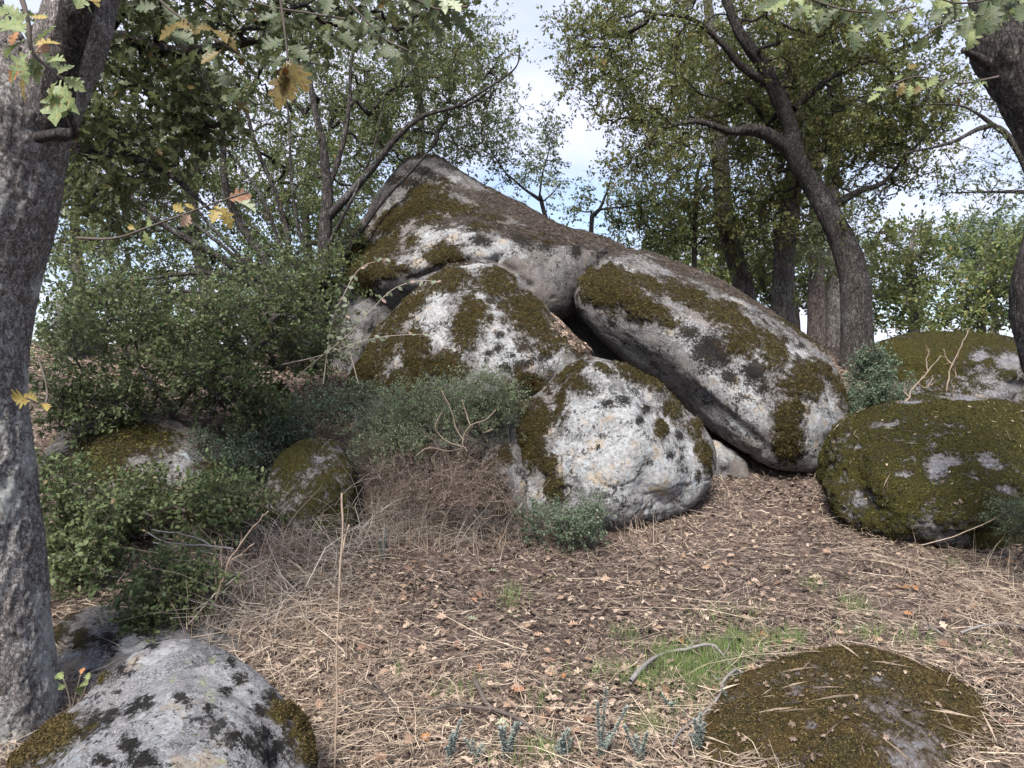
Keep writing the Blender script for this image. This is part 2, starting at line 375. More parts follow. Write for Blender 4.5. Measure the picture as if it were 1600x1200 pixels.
def boulder(label, outline, front, mat, depth, level=7, back=0.78, p=13, amp=1.0, seed=0, moss=(), bare=(), dark=(), lich=(), ylich=(), need=(), mossiness=-0.9, nz=0.0, nneed=-9.0, needed_lift=0.0, cat='boulder', group='mossy granite boulders', creases=(), name='boulder', lichbias=0.0, backup=0.0):
    out = np.array([P(*q) for q in outline]); fr = np.array([P(*q) for q in front]) if len(front) else np.zeros((0, 3))
    cen = out.mean(0)
    bk = cen+(out-cen)*back; bk[:, 1] += depth; bk[:, 2] += backup
    pts = np.r_[out, fr, bk]
    c0 = (pts.min(0)+pts.max(0))/2
    U, S, Vt = np.linalg.svd(pts-c0, full_matrices=False)
    ext = np.maximum(np.abs((pts-c0)@Vt.T).max(0), 0.1)
    Wm = Vt.T/ext; Wi = (Vt.T*ext).T
    q = (pts-c0)@Wm
    pl = hull_planes(q)
    c1 = np.zeros(3)
    D, F = ico(level)
    def rad(d):
        t = np.maximum(d@pl[:, :3].T, 0)/np.maximum(pl[:, 3], 0.05)
        return (t**p).sum(1)**(-1.0/p)
    nf = len(out)+len(fr)
    qd = unit(q[:nf]); ratio = np.log(np.clip(np.linalg.norm(q[:nf], axis=1)/rad(qd), 0.75, 1.3))
    r = rad(D)
    w = np.exp((D@qd.T-1)/0.018); ws = w.sum(1); corr = (w@ratio)/(ws+0.25)
    r = r*np.exp(corr)
    V = D*r[:, None]@Wi+c0
    if np.linalg.det(Wi) < 0: F = F[:, ::-1]
    N = vertex_normals(V, F)
    if ((V-c0)*N).sum() < 0: F = F[:, ::-1]; N = -N
    size = float(np.mean(ext))
    V = V+N*(amp*size*0.060*fbm(V, 1.1/size, 3, seed)+amp*0.035*fbm(V, 2.6, 3, seed+3)*min(1, size))[:, None]
    for (ax, ay, bx, by, dpt, wid) in creases:       # joints in the stone along a line across its near face
        sx = V[:, 0]/V[:, 1]*FPX+800; sy = 600-(V[:, 2]-EYE)/V[:, 1]*FPX
        A = np.array([ax, ay]); B = np.array([bx, by]); ab = B-A
        jit = fbm(V, 3.0, 3, seed+40)*10
        t = np.clip(((sx-ax)*ab[0]+(sy-ay)*ab[1])/(ab@ab), 0, 1)
        d = np.hypot(sx-(ax+t*ab[0])+jit, sy-(ay+t*ab[1])+jit)
        V = V-N*(dpt*np.exp(-(d/wid)**2)*((N[:, 1] < 0.3)))[:, None]
    N = vertex_normals(V, F)
    ms = blob_mask(V, N, moss)
    n1 = fbm(V, 3.2, 4, seed+7, 0.6); n2 = fbm(V, 14, 3, seed+8, 0.6)
    gen = mossiness+nz*N[:, 2]+1.1*fbm(V, 1.3, 4, seed+5, 0.6)
    ms = np.maximum(ms, gen)+0.55*n1+0.42*n2
    if bare: ms = np.minimum(ms, -blob_mask(V, N, bare)*1.6+0.25*n1+0.1)
    dk = blob_mask(V, N, dark); dk = np.maximum(dk+0.35*n2, -0.95)
    li = np.clip(np.maximum(blob_mask(V, N, lich), -0.55+lichbias)+0.5*n1, -1, 1)
    yl = blob_mask(V, N, ylich)
    nd = np.maximum(blob_mask(V, N, need), nneed+2.4*N[:, 2])+0.3*n1
    ndm = np.clip(nd*3, 0, 1)
    ms = np.where(nd > 0.1, np.minimum(ms, 0.15-nd), ms)
    mm = np.clip(ms*5+0.2, 0, 1); mm = mm*mm*(3-2*mm)
    dm = np.clip(dk*5, 0, 1)
    k = min(1.0, size)
    rough = 0.011*fbm(V, 9, 3, seed+11, 0.6)+0.005*fbm(V, 30, 2, seed+12)-0.02*np.clip(-np.abs(fbm(V, 2.1, 3, seed+13))+0.03, 0, 1)/0.03
    V = V+N*(rough*k*(1-0.5*mm)+mm*(0.028+0.020*fbm(V, 22, 2, seed+14))*k+dm*0.008*k+ndm*0.01)[:, None]
    zb = V[:, 2].min(); base = (float(c0[0]), float(c0[1]), float(zb))
    o = obj(name, V, F, mat, loc=base, attrs=dict(moss=ms, dark=dk, lich=li, ylich=yl, need=nd))
    tag(o, label, cat, group)
    N = vertex_normals(V, F)
    o_info = dict(o=o, V=V, N=N, F=F, moss=mm, need=ndm)
    return o_info

def area_pick(info, weight, n, r):
    V, F = info['V'], info['F']
    a = V[F[:, 0]]; b = V[F[:, 1]]; c = V[F[:, 2]]
    ar = np.linalg.norm(np.cross(b-a, c-a), axis=1)*weight[F].mean(1)
    vis = ((info['N'][F[:, 0]]*(a-np.array([0, 0, EYE]))).sum(1)/np.linalg.norm(a, axis=1)) < 0.35
    ar = ar*vis
    if ar.sum() <= 0: return None
    f = r.choice(len(F), n, p=ar/ar.sum())
    u, v = r.random(n), r.random(n); s = u+v > 1; u[s] = 1-u[s]; v[s] = 1-v[s]
    pt = a[f]+(b-a)[f]*u[:, None]+(c-a)[f]*v[:, None]
    return pt, info['N'][F[f, 0]]

rock_pale = rock_material('lichened_granite', pep=0.022)
rock_warm = rock_material('grey_brown_granite', base=(0.165, 0.16, 0.16), warm=(0.20, 0.17, 0.15), lich=(0.36, 0.36, 0.36))
rock_near = rock_material('silvery_granite', base=(0.30, 0.30, 0.315), warm=(0.36, 0.33, 0.32), moss_a=(0.04, 0.034, 0.012), moss_b=(0.17, 0.14, 0.035), moss_c=(0.06, 0.04, 0.016), lich=(0.48, 0.48, 0.49), fine=2.6, pep=0.015)
rock_green = rock_material('moss_covered_granite', base=(0.20, 0.195, 0.21), warm=(0.21, 0.195, 0.195), moss_a=(0.018, 0.019, 0.006), moss_b=(0.115, 0.102, 0.026), moss_c=(0.065, 0.050, 0.017), lich=(0.34, 0.34, 0.36))
rock_brown = rock_material('brown_moss_granite', base=(0.20, 0.195, 0.21), warm=(0.21, 0.195, 0.195), moss_a=(0.020, 0.018, 0.008), moss_b=(0.125, 0.105, 0.040), moss_c=(0.135, 0.085, 0.035), lich=(0.34, 0.34, 0.36), fine=1.7)

B = {}
B['cap'] = boulder('huge wedge-shaped capstone on top of the pile, its back brown with needles',
    [(645,250,10.6),(675,248,10.6),(706,260,10.6),(746,283,10.5),(786,304,10.4),(834,324,10.3),(884,348,10.2),(935,363,10.0),(985,386,9.9),(935,410,9.6),(915,460,9.35),(885,492,9.15),(800,500,9.0),(700,500,9.1),(600,492,9.6),(545,470,9.8),(528,430,10),(552,356,10.4),(582,310,10.6),(608,278,10.6)],
    [(690,300,9.9),(620,360,9.5),(580,425,9.0),(640,420,8.75),(700,412,8.7),(780,404,8.75),(850,400,8.9),(900,390,9.1),(760,360,8.9),(680,365,9.0),(860,370,9.3),(930,385,9.3),(780,340,9.4),(865,445,8.92),(800,440,8.8),(910,425,9.1),(850,475,8.98)],
    rock_warm, 3.6, level=7, back=0.72, p=13, amp=1.0, seed=3, backup=0.1,
    moss=[(665,300,34,11,-12),(720,328,62,12,10),(672,346,26,10,-10),(750,350,28,13,15),(645,375,13,12),(850,366,26,12,10),(615,345,42,20,-35),(560,405,30,40),(600,425,45,12,-10),(690,398,32,17,-30),(640,330,60,16,-25),(590,395,45,22,-40),(706,405,22,12),(760,345,14,10),(560,440,35,20)],
    lich=[(668,365,26,24,-40),(720,362,32,28),(785,385,45,18,20),(655,405,34,18,-20),(878,372,18,12),(760,400,50,14),(610,330,10,26,30),(706,280,12,5),(740,385,30,20)],
    dark=[(752,375,16,9),(812,372,30,12,30),(665,270,30,8,20),(640,285,30,10,10),(900,388,10,14),(850,385,15,8)],
    need=[(840,346,120,15,24),(940,376,45,12,20),(760,315,60,9,25),(890,362,60,13,22)], nneed=-1.9, mossiness=-1.0, nz=0.1,
    creases=[(620,425,780,414,0.04,4),(782,330,782,400,0.02,2.5),(640,434,700,407,0.09,6),(700,405,775,401,0.09,5),(775,401,830,448,0.08,6)], lichbias=-0.1)
B['undercut'] = boulder('dark shaded rock under the left end of the capstone, behind the tall split boulder',
    [(505,430,10),(560,440,9.9),(620,450,9.7),(640,470,9.6),(610,520,9.4),(585,590,9.2),(540,620,9.2),(500,560,9.6),(495,480,9.9)],
    [(570,490,9.2),(560,550,9.0)], rock_warm, 1.8, level=6, seed=21, moss=[(505,530,22,26)], mossiness=-0.9)
B['core'] = boulder('backing rock added deep in the hollow between the capstone, the split boulder and the slab',
    [(800,430,11.2),(900,400,11.2),(1000,420,11.2),(1080,520,11),(1060,680,10.4),(900,700,10),(800,650,10),(780,520,10.8)],
    [(900,520,9.9),(880,470,10.1),(940,600,9.7)], rock_warm, 1.5, level=5, seed=23, mossiness=-1.1)  # added backing, blocks the sky through the gap so it stays dark
B['split'] = boulder('tall boulder with moss tongues and pale lichen, standing under the capstone',
    [(705,412,8.6),(735,408,8.6),(766,409,8.6),(788,428,8.5),(824,461,8.4),(850,481,8.3),(898,530,8.1),(930,560,8.0),(950,620,8.0),(940,720,8.0),(800,760,7.8),(640,760,7.8),(545,720,7.9),(540,612,8.1),(556,570,8.3),(587,505,8.5),(622,470,8.6),(658,436,8.6)],
    [(735,450,8.0),(770,500,7.7),(640,540,7.7),(690,560,7.5),(820,560,7.55),(600,600,7.7),(740,620,7.3),(690,470,7.95),(880,590,7.7)],
    rock_pale, 1.7, level=7, p=11, amp=0.9, seed=8,
    moss=[(565,585,42,32),(575,560,16,55,20),(640,482,11,72,43),(612,540,14,40,30),(699,437,34,20),(775,440,30,19),(788,452,22,15),(820,490,30,42,-38),(848,515,22,38,-40),(732,510,20,46),(745,495,20,24),(648,535,20,26),(650,575,22,40,-15),(690,572,42,20),(640,600,40,30),(832,600,34,15),(898,547,22,12),(790,480,8,10),(870,530,16,10)],
    dark=[(780,523,7,6),(778,545,9,8),(765,552,6,5),(760,562,4,4),(820,542,15,8),(822,567,26,8,-20),(790,575,14,8),(766,470,10,6),(785,472,7,8),(845,560,10,8),(800,555,6,4)],
    lich=[(763,498,24,44,-30),(815,565,55,30),(672,490,36,55,-25),(625,560,15,34),(760,470,20,12),(868,552,26,18),(775,540,40,40),(630,470,40,10,-38),(735,415,45,6),(720,540,18,20)],
    mossiness=-0.95, nz=0.0, lichbias=-0.05)
B['slab'] = boulder('long slanting slab boulder leaning on the pile, right of the dark gap',
    [(935,407,8.9),(960,391,9.0),(990,388,9.4),(1045,402,9.7),(1100,425,9.9),(1150,452,9.9),(1200,484,9.7),(1262,525,9.4),(1303,559,9.1),(1320,602,8.8),(1330,656,8.6),(1310,708,8.3),(1290,738,8.1),(1242,729,8.0),(1202,730,7.95),(1171,712,8.1),(1127,680,8.3),(1070,623,8.5),(1000,578,8.7),(948,542,8.75),(918,508,8.8),(903,484,8.8),(901,450,8.8)],
    [(960,440,8.35),(1010,480,8.1),(1080,500,8.1),(1140,520,8.0),(1200,560,7.9),(1250,600,7.85),(1280,660,7.85),(1235,700,7.8),(1180,650,7.75),(1100,590,7.95),(1010,530,8.15),(1220,500,8.9),(1060,435,8.9),(1150,470,8.8),(940,490,8.45),(1270,545,8.7)],
    rock_pale, 1.3, level=7, back=0.85, p=16, amp=0.55, seed=14,
    moss=[(950,450,36,36,20),(918,440,14,34),(996,476,46,20,20),(1030,490,30,12,30),(1080,466,48,15,22),(1020,447,50,9,20),(1138,498,52,19,35),(1165,527,28,22),(1208,545,18,34,-20),(1249,602,40,26),(1262,580,25,16),(1235,640,24,26),(1232,682,20,42),(1313,616,9,36,-25),(1279,535,34,7,38),(1240,510,34,7,35),(1290,580,9,20,-20)],
    dark=[(1110,545,24,28,30),(1125,560,16,16),(1178,582,20,22),(1141,589,15,12),(1185,540,7,8),(1178,565,6,6),(1190,608,9,9),(1252,540,8,6),(1246,562,6,10),(1225,530,6,7),(1075,520,16,14),(1000,500,8,6)],
    lich=[(1192,560,30,22),(1160,610,30,40),(1127,600,34,25,35),(1276,643,34,44),(1100,555,20,14),(1232,645,8,8),(1170,650,30,30),(1240,560,30,20),(985,425,28,6,35),(1050,505,30,16),(1150,470,26,7,25),(1080,530,40,20,30),(1260,690,24,24)],
    need=[(1060,418,60,10,22),(1130,447,50,10,24),(1195,482,40,8,30)], nneed=-2.0, mossiness=-1.0, lichbias=-0.05,
    creases=[(1080,600,1200,700,0.04,6),(1170,712,1245,700,0.03,4)])
B['front'] = boulder('rounded pale boulder in front of the pile, almost white with lichen and edged with moss',
    [(918,553,7.2),(950,560,7.2),(985,574,7.2),(1032,602,7.2),(1070,640,7.2),(1094,660,7.2),(1117,692,7.2),(1120,722,7.1),(1106,768,7.0),(1080,796,6.9),(1030,818,6.7),(965,830,6.55),(900,828,6.5),(830,815,6.6),(802,771,6.8),(808,730,6.9),(806,690,7.0),(800,655,7.1),(827,627,7.15),(867,582,7.2)],
    [(930,600,6.75),(980,640,6.5),(900,660,6.6),(1040,700,6.5),(960,740,6.25),(1060,750,6.5),(880,740,6.45),(960,800,6.3),(1000,690,6.35),(850,690,6.75)],
    rock_pale, 1.5, level=7, p=10, amp=0.7, seed=33,
    moss=[(877,632,9,28,8),(908,602,22,12,30),(890,583,34,7,-38),(827,668,14,44,-8),(845,650,12,22),(834,700,22,34),(855,725,12,16),(867,765,17,18),(1000,590,46,9,26),(1053,640,12,24,-35),(1085,672,10,20,-30),(1100,704,10,24,-10),(810,745,8,26),(1032,672,8,14),(940,575,16,6,20)],
    dark=[(998,738,5,4),(1046,711,8,6),(1016,722,5,5),(1064,715,6,5),(1033,668,9,12),(1010,640,7,8),(1000,655,6,10),(1090,745,6,10),(975,625,14,8),(950,630,8,6),(1060,680,6,8),(1065,700,5,5),(936,700,4,6),(1040,640,10,6),(1105,720,6,14)],
    lich=[(952,690,95,95),(1003,740,80,80),(1060,740,50,60),(830,775,22,22),(935,575,46,10,10),(920,640,60,40)],
    mossiness=-1.15, lichbias=0.25, creases=[(803,700,835,690,0.05,6),(835,740,905,770,0.02,3)])
B['foot'] = boulder('low dark rock half buried at the left foot of the front pale boulder',
    [(765,700,6.9),(790,690,6.9),(815,700,6.9),(830,745,6.8),(840,860,6.6),(770,890,6.5),(715,850,6.6),(745,735,6.8)],
    [(780,740,6.5),(775,790,6.4)], rock_warm, 0.7, level=6, seed=37, amp=0.8,
    moss=[(765,760,25,30),(790,720,10,18)], lich=[(800,740,12,34,-15)], mossiness=-0.4)
B['sliver'] = boulder('flat bare slab of pale stone wedged at the bottom of the dark gap',
    [(1095,688,8.3),(1120,688,8.3),(1148,704,8.3),(1168,722,8.2),(1172,748,8.1),(1130,752,8.0),(1095,748,8.0)],
    [(1130,722,7.95)], rock_warm, 0.5, level=5, seed=41, amp=0.6, lich=[(1130,700,30,20)], mossiness=-1.2)
B['cushion'] = boulder('big domed boulder almost wholly under green moss, at the right side of the clearing',
    [(1298,724,7.2),(1303,697,7.2),(1323,667,7.3),(1364,643,7.4),(1411,626,7.5),(1465,616,7.5),(1526,616,7.5),(1570,626,7.4),(1620,645,7.3),(1680,690,7.1),(1720,760,6.9),(1700,840,6.5),(1640,865,6.2),(1560,868,6.0),(1480,862,5.95),(1400,846,6.2),(1340,826,6.5),(1312,798,6.8),(1299,765,7.0)],
    [(1380,700,6.6),(1450,680,6.6),(1540,680,6.5),(1400,770,6.1),(1480,760,5.9),(1560,770,5.85),(1500,820,5.75),(1600,740,6.1),(1430,820,5.95),(1620,820,5.9)],
    rock_green, 1.6, level=7, p=9, amp=0.7, seed=52,
    bare=[(1465,732,20,26),(1480,722,34,10),(1546,724,24,12,22),(1387,665,32,7,-10),(1412,743,15,5),(1516,622,50,7),(1422,629,26,5),(1323,738,4,6),(1573,765,20,8,10),(1340,700,14,4),(1520,745,16,6,20),(1490,835,20,6)],
    mossiness=0.36, nz=0.20, lichbias=0.0, creases=[(1380,690,1600,700,0.02,9)])
B['far_right'] = boulder('mossy boulder behind the domed one, at the right edge below the trees',
    [(1378,540,9.9),(1400,529,10),(1425,524,10),(1465,517,10),(1516,519,10),(1586,526,10),(1640,545,9.9),(1680,600,9.7),(1640,660,9.3),(1580,660,9.0),(1500,650,9.1),(1430,640,9.3),(1400,622,9.5),(1392,580,9.7)],
    [(1440,560,9.4),(1520,560,9.2),(1590,580,9.1),(1460,610,9.1),(1560,620,8.9)],
    rock_green, 1.8, level=6, p=11, amp=0.7, seed=61, moss=[(1450,560,80,60),(1540,540,80,20)],
    bare=[(1530,556,20,10,-15),(1580,565,30,17),(1582,605,34,12),(1560,620,18,8)], mossiness=0.25, nz=0.3)
B['near_left'] = boulder('nearest pale grey boulder with black and brown moss spots, in the bottom left corner',
    [(263,994,3.0),(304,998,3.0),(354,1009,3.0),(395,1033,2.95),(435,1078,2.85),(464,1106,2.8),(486,1154,2.7),(500,1230,2.6),(500,1330,2.5),(400,1420,2.4),(150,1450,2.3),(-20,1360,2.3),(-40,1240,2.35),(20,1176,2.5),(68,1138,2.6),(111,1100,2.7),(162,1048,2.85),(215,1014,2.95)],
    [(280,1060,2.6),(260,1130,2.35),(250,1200,2.15),(380,1130,2.45),(120,1180,2.3),(400,1250,2.2),(200,1300,2.0),(330,1090,2.5),(190,1110,2.45)],
    rock_near, 0.35, level=7, p=9, amp=0.5, seed=72, backup=-0.35,
    moss=[(72,1160,42,20,-32),(40,1185,30,14,-30),(158,1053,9,14,30),(472,1150,12,40,-15),(440,1115,14,14)],
    dark=[(189,1046,12,15,-50),(236,1009,13,4,-10),(214,1100,24,9,-42),(225,1096,14,12,-40),(142,1127,20,12,-25),(170,1120,18,9,-40),(199,1161,14,15),(287,1094,16,9,30),(326,1103,12,9,20),(358,1036,10,8),(375,1063,13,9,20),(405,1110,17,10,20),(422,1088,14,13),(449,1134,20,13,40),(388,1165,22,15,30),(218,1190,28,14),(160,1188,20,10),(418,1180,20,12),(351,1080,9,9),(391,1082,6,5),(455,1160,10,18),(270,1195,12,5),(130,1150,10,8),(366,1150,12,8),(410,1145,14,10),(432,1165,10,8)],
    lich=[(260,1120,40,60),(330,1060,24,26),(240,1030,50,16,-20),(300,1190,60,40),(370,1110,25,25),(120,1170,40,15,-30)],
    ylich=[(331,1030,10,8),(272,1063,7,7),(294,1034,6,5),(318,1068,9,12),(330,1085,10,10),(288,1145,7,10),(345,1190,7,5),(308,1150,5,8)],
    mossiness=-1.3, lichbias=-0.1)
B['near_left_flat'] = boulder('flat grey rock between the left tree trunk and the nearest spotted boulder',
    [(70,990,4.1),(91,970,4.15),(128,952,4.2),(182,964,4.2),(240,972,4.2),(330,976,4.2),(375,1000,4.1),(390,1060,3.9),(300,1120,3.7),(100,1130,3.5),(60,1080,3.6)],
    [(160,1010,3.8),(230,1020,3.75),(150,1080,3.5)], rock_warm, 0.7, level=6, p=10, amp=0.7, seed=77,
    moss=[(125,1003,11,13),(103,962,26,8,-30),(90,985,12,20)], dark=[(169,1002,15,16),(223,990,20,8),(145,996,5,6),(176,1020,8,5),(300,985,10,8),(350,985,12,8)], lich=[(110,1040,30,25),(200,1000,30,20)], mossiness=-1.0)
B['near_right'] = boulder('low rounded rock under brown and olive moss, at the bottom right of the clearing',
    [(1205,1036,3.65),(1262,1020,3.7),(1323,1017,3.7),(1391,1025,3.7),(1448,1043,3.6),(1520,1085,3.4),(1580,1150,3.2),(1620,1230,3.0),(1500,1330,2.7),(1300,1360,2.6),(1130,1300,2.7),(1100,1200,2.95),(1112,1120,3.2),(1135,1078,3.45),(1163,1056,3.6)],
    [(1280,1080,3.2),(1380,1100,3.15),(1230,1130,3.0),(1340,1180,2.75),(1450,1190,2.8)],
    rock_brown, 0.35, level=7, p=8, amp=1.3, seed=83, backup=-0.3, bare=[(1370,1063,11,4),(1435,1165,16,9),(1270,1135,12,5),(1242,1083,14,9),(1545,1185,12,8),(1400,1100,9,4)], mossiness=0.42, nz=0.1)
B['left_mossy'] = boulder('broad mossy boulder in the shade under the left evergreen thicket',
    [(60,720,6.2),(110,660,6.6),(180,636,6.8),(260,650,6.8),(330,680,6.6),(362,730,6.4),(362,800,6.1),(340,860,5.9),(200,900,5.6),(60,890,5.6),(50,770,5.9)],
    [(160,700,6.0),(250,720,5.9),(300,750,5.85),(140,770,5.6)], rock_warm, 1.1, level=6, p=10, amp=0.8, seed=91,
    moss=[(150,725,75,40),(220,690,70,26),(330,745,16,24),(120,780,30,20)], lich=[(283,715,16,20),(278,755,20,26),(300,775,14,16)], dark=[(310,770,20,14),(320,700,16,12)], mossiness=-0.35)
B['left_small'] = boulder('small rock with a bright olive moss cap among dry grass',
    [(418,745,6.1),(432,715,6.2),(460,690,6.3),(492,683,6.35),(522,692,6.3),(545,730,6.2),(550,820,6.0),(560,930,5.75),(400,930,5.6),(405,800,5.8)],
    [(470,730,5.9),(500,760,5.8),(455,800,5.6)], rock_green, 0.8, level=6, p=9, seed=95, moss=[(455,722,42,32,-30),(480,695,30,10)], bare=[(497,718,13,9)], mossiness=0.1)  # moss tone below the cap puts the hollow's shade into the colour
B['left_bank'] = boulder('small brown mossy rock on the bank left of the pile',
    [(372,650,7.9),(380,615,8),(405,598,8.1),(440,600,8.1),(458,640,8),(465,780,7.8),(415,800,7.6),(360,780,7.7)],
    [(410,640,7.6)], rock_green, 0.6, level=5, seed=97, moss=[(410,625,35,25)], mossiness=0.2)
B['left_pale'] = boulder('smooth pinkish stone peeping out behind the left trunk',
    [(84,500,9.6),(88,478,9.7),(100,472,9.7),(118,484,9.7),(124,520,9.6),(120,600,9.3),(80,600,9.3)],
    [(103,510,9.3)], rock_warm, 0.7, level=5, seed=99, mossiness=-1.2)
B['back_mound'] = boulder('brown needle-strewn rock behind the multi-stemmed tree, left of the capstone',
    [(370,500,11.5),(385,470,11.8),(430,440,12),(480,440,12),(520,470,11.8),(530,560,11),(470,600,10.5),(390,590,10.5)],
    [(450,500,10.9)], rock_warm, 1.5, level=5, seed=101, need=[(450,490,70,50)], mossiness=-0.5)
# ---------------------------------------------------------------- ground
def ground_material():
    m = M('woodland_soil_and_litter')
    n1 = m.noise(1.1, 5, 0.6); n2 = m.noise(9, 6, 0.7); n3 = m.noise(48, 6, 0.75); v = m.vor(32, out='Color'); v2 = m.vor(70, out='Color')
    vg = m.t.nodes.new('ShaderNodeSeparateColor'); m.L(v, vg.inputs[0])
    col = m.mix(m.step(n3, 0.38, 0.66), (0.040, 0.030, 0.027), (0.16, 0.122, 0.108))
    leaf = m.ramp(vg.outputs[0], [(0.0, (0.055, 0.040, 0.034)), (0.35, (0.13, 0.095, 0.080)), (0.65, (0.21, 0.158, 0.132)), (1.0, (0.34, 0.265, 0.215))])
    col = m.mix(m.step(n2, 0.40, 0.60), col, leaf)
    col = m.mix(m.math('MULTIPLY', m.step(n1, 0.5, 0.7), 0.5), col, (0.10, 0.065, 0.052))
    col = m.mix(m.math('MULTIPLY', m.step(m.noise(2.6, 5, 0.7, vec=m.mapping(loc=(3, 3, 3))), 0.60, 0.70), 0.6), col, (0.06, 0.062, 0.022))
    h = m.math('ADD', n3, m.math('ADD', m.math('MULTIPLY', vg.outputs[1], 0.7), n2))
    return m.surf(col, 0.95, m.bump(h, 1.0, 0.03), 0.1)
soil = ground_material()
def make_ground():
    ys = np.r_[np.linspace(-3, 1.0, 14), np.arange(1.05, 5, 0.045), np.arange(5, 10, 0.07), np.arange(10, 20, 0.35), np.array([21, 23, 26, 30, 36, 45, 60, 90, 140, 250, 500, 1200])]
    ys = np.r_[np.array([-400, -120, -40, -15, -6]), ys]
    xs = np.r_[-1200, -500, -200, -90, -45, -28, -20, -15, np.arange(-12, -6, 0.4), np.arange(-6, 6.001, 0.055), np.arange(6.4, 12.1, 0.4), 15, 20, 28, 45, 90, 200, 500, 1200]
    X, Y = np.meshgrid(xs, ys)
    x, y = X.ravel(), Y.ravel(); z = np.concatenate([land(x[i:i+20000], y[i:i+20000]) for i in range(0, len(x), 20000)])
    q = np.c_[x, y, z]
    z = z+0.010*fbm(q, 11, 3, 77)+0.006*fbm(q, 26, 2, 78)
    nx, ny = len(xs), len(ys)
    i = np.arange(nx*(ny-1)).reshape(ny-1, nx)[:, :-1].ravel()
    F = np.c_[i, i+1, i+1+nx, i+nx]
    return tag(obj('ground', np.c_[x, y, z], F, soil), 'leaf-strewn woodland ground rising to the boulders', kind='structure')
ground = make_ground()

# ---------------------------------------------------------------- leaves, tubes, blades
def frames(d, up):
    x = unit(d); z = up-(up*x).sum(1, keepdims=True)*x; z = unit(z); y = np.cross(z, x)
    return np.stack([x, y, z], 1)                    # rows are the local axes
def stamp(tv, tf, pos, d, up, size):
    R = frames(d, up); n, k = len(pos), len(tv)
    V = (np.einsum('ka,nab->nkb', tv, R)*np.reshape(size, (-1, 1, 1))+pos[:, None]).reshape(-1, 3)
    F = (tf[None]+(np.arange(n)*k)[:, None, None]).reshape(-1, tf.shape[1])
    return V, F
LEAF2 = (np.array([(0, 0, 0), (0.48, 0.26, 0.07), (1, 0, -0.03), (0.48, -0.26, 0.07)], float), np.array([(0, 2, 1), (0, 3, 2)]))
SLIM2 = (np.array([(0, 0, 0), (0.48, 0.15, 0.04), (1, 0, -0.03), (0.48, -0.15, 0.04)], float), np.array([(0, 2, 1), (0, 3, 2)]))
OVAL = (np.array([(0, 0, 0), (0.3, 0.24, 0.06), (0.72, 0.21, 0.05), (1, 0, -0.05), (0.72, -0.21, 0.05), (0.3, -0.24, 0.06)], float), np.array([(0, 5, 1), (1, 5, 2), (5, 4, 2), (4, 3, 2)]))
SHOOT = (np.array([(0, 0.16, 0), (0, -0.16, 0), (1, 0, 0.1)], float), np.array([(0, 1, 2)]))
LOBE3 = (np.array([(0, 0, 0), (0.25, 0.12, .03), (0.38, 0.36, .05), (0.52, 0.13, .03), (0.7, 0.26, .03), (1, 0, -.05), (0.7, -0.26, .03), (0.52, -0.13, .03), (0.38, -0.36, .05), (0.25, -0.12, .03), (0.52, 0, 0)], float),
         np.array([(0, 10, 1), (1, 10, 3), (1, 3, 2), (10, 5, 3), (3, 5, 4), (0, 9, 10), (9, 7, 10), (9, 8, 7), (10, 7, 5), (7, 6, 5)]))
def oak_leaf(fold=0.18, curl=-0.12, twist=0.0, seed=0, fat=1.0):
    """A lobed oak leaf with a fold along its midrib, a stalk, and uneven lobes."""
    r = np.random.default_rng(seed)
    st = [(0.0, .012), (.12, .015), (.18, .07), (.27, .19), (.33, .17), (.36, .09), (.45, .30), (.52, .29), (.56, .11), (.66, .27), (.72, .23), (.75, .10), (.84, .15), (.92, .08), (1.0, .004)]
    V, F = [], []
    for i, (x, w) in enumerate(st):
        for s in (-1, 0, 1):
            ww = w*fat*(1+r.uniform(-.18, .18))*s; xx = x+abs(s)*r.uniform(-.01, .02)+(0.05 if w > .2 else 0)*abs(s)
            z = fold*abs(ww)+curl*x*x+twist*ww*x+r.uniform(-.012, .012)*abs(s)
            V.append((xx, ww, z))
    for i in range(len(st)-1):
        a, b = i*3, i*3+3
        F += [(a, a+1, b+1, b), (a+1, a+2, b+2, b+1)]
    return np.array(V), np.array(F)

def tube(pts, rad, sides=6):
    """Tubes along a batch of paths: pts (N,K,3), rad (N,K)."""
    pts = np.asarray(pts, float); rad = np.asarray(rad, float)
    if pts.ndim == 2: pts = pts[None]; rad = rad[None]
    N, K, _ = pts.shape
    t = np.empty_like(pts); t[:, 1:-1] = pts[:, 2:]-pts[:, :-2]; t[:, 0] = pts[:, 1]-pts[:, 0]; t[:, -1] = pts[:, -1]-pts[:, -2]
    t = unit(t); ref = np.zeros_like(t); ref[..., 0] = 1.0; bad = np.abs(t[..., 0]).mean(1) > 0.75; ref[bad] = (0, 0, 1)
    u = unit(np.cross(t, ref)); v = np.cross(t, u)
    a = np.linspace(0, 2*np.pi, sides, endpoint=False)
    ring = pts[:, :, None]+rad[:, :, None, None]*(np.cos(a)[None, None, :, None]*u[:, :, None]+np.sin(a)[None, None, :, None]*v[:, :, None])
    V = ring.reshape(-1, 3)
    k = np.arange(K-1)[:, None]*sides; j = np.arange(sides)[None]; j2 = (j+1) % sides
    q = np.stack([k+j, k+j2, k+sides+j2, k+sides+j], -1).reshape(-1, 4)
    F = (q[None]+(np.arange(N)*K*sides)[:, None, None]).reshape(-1, 4)
    return V, F
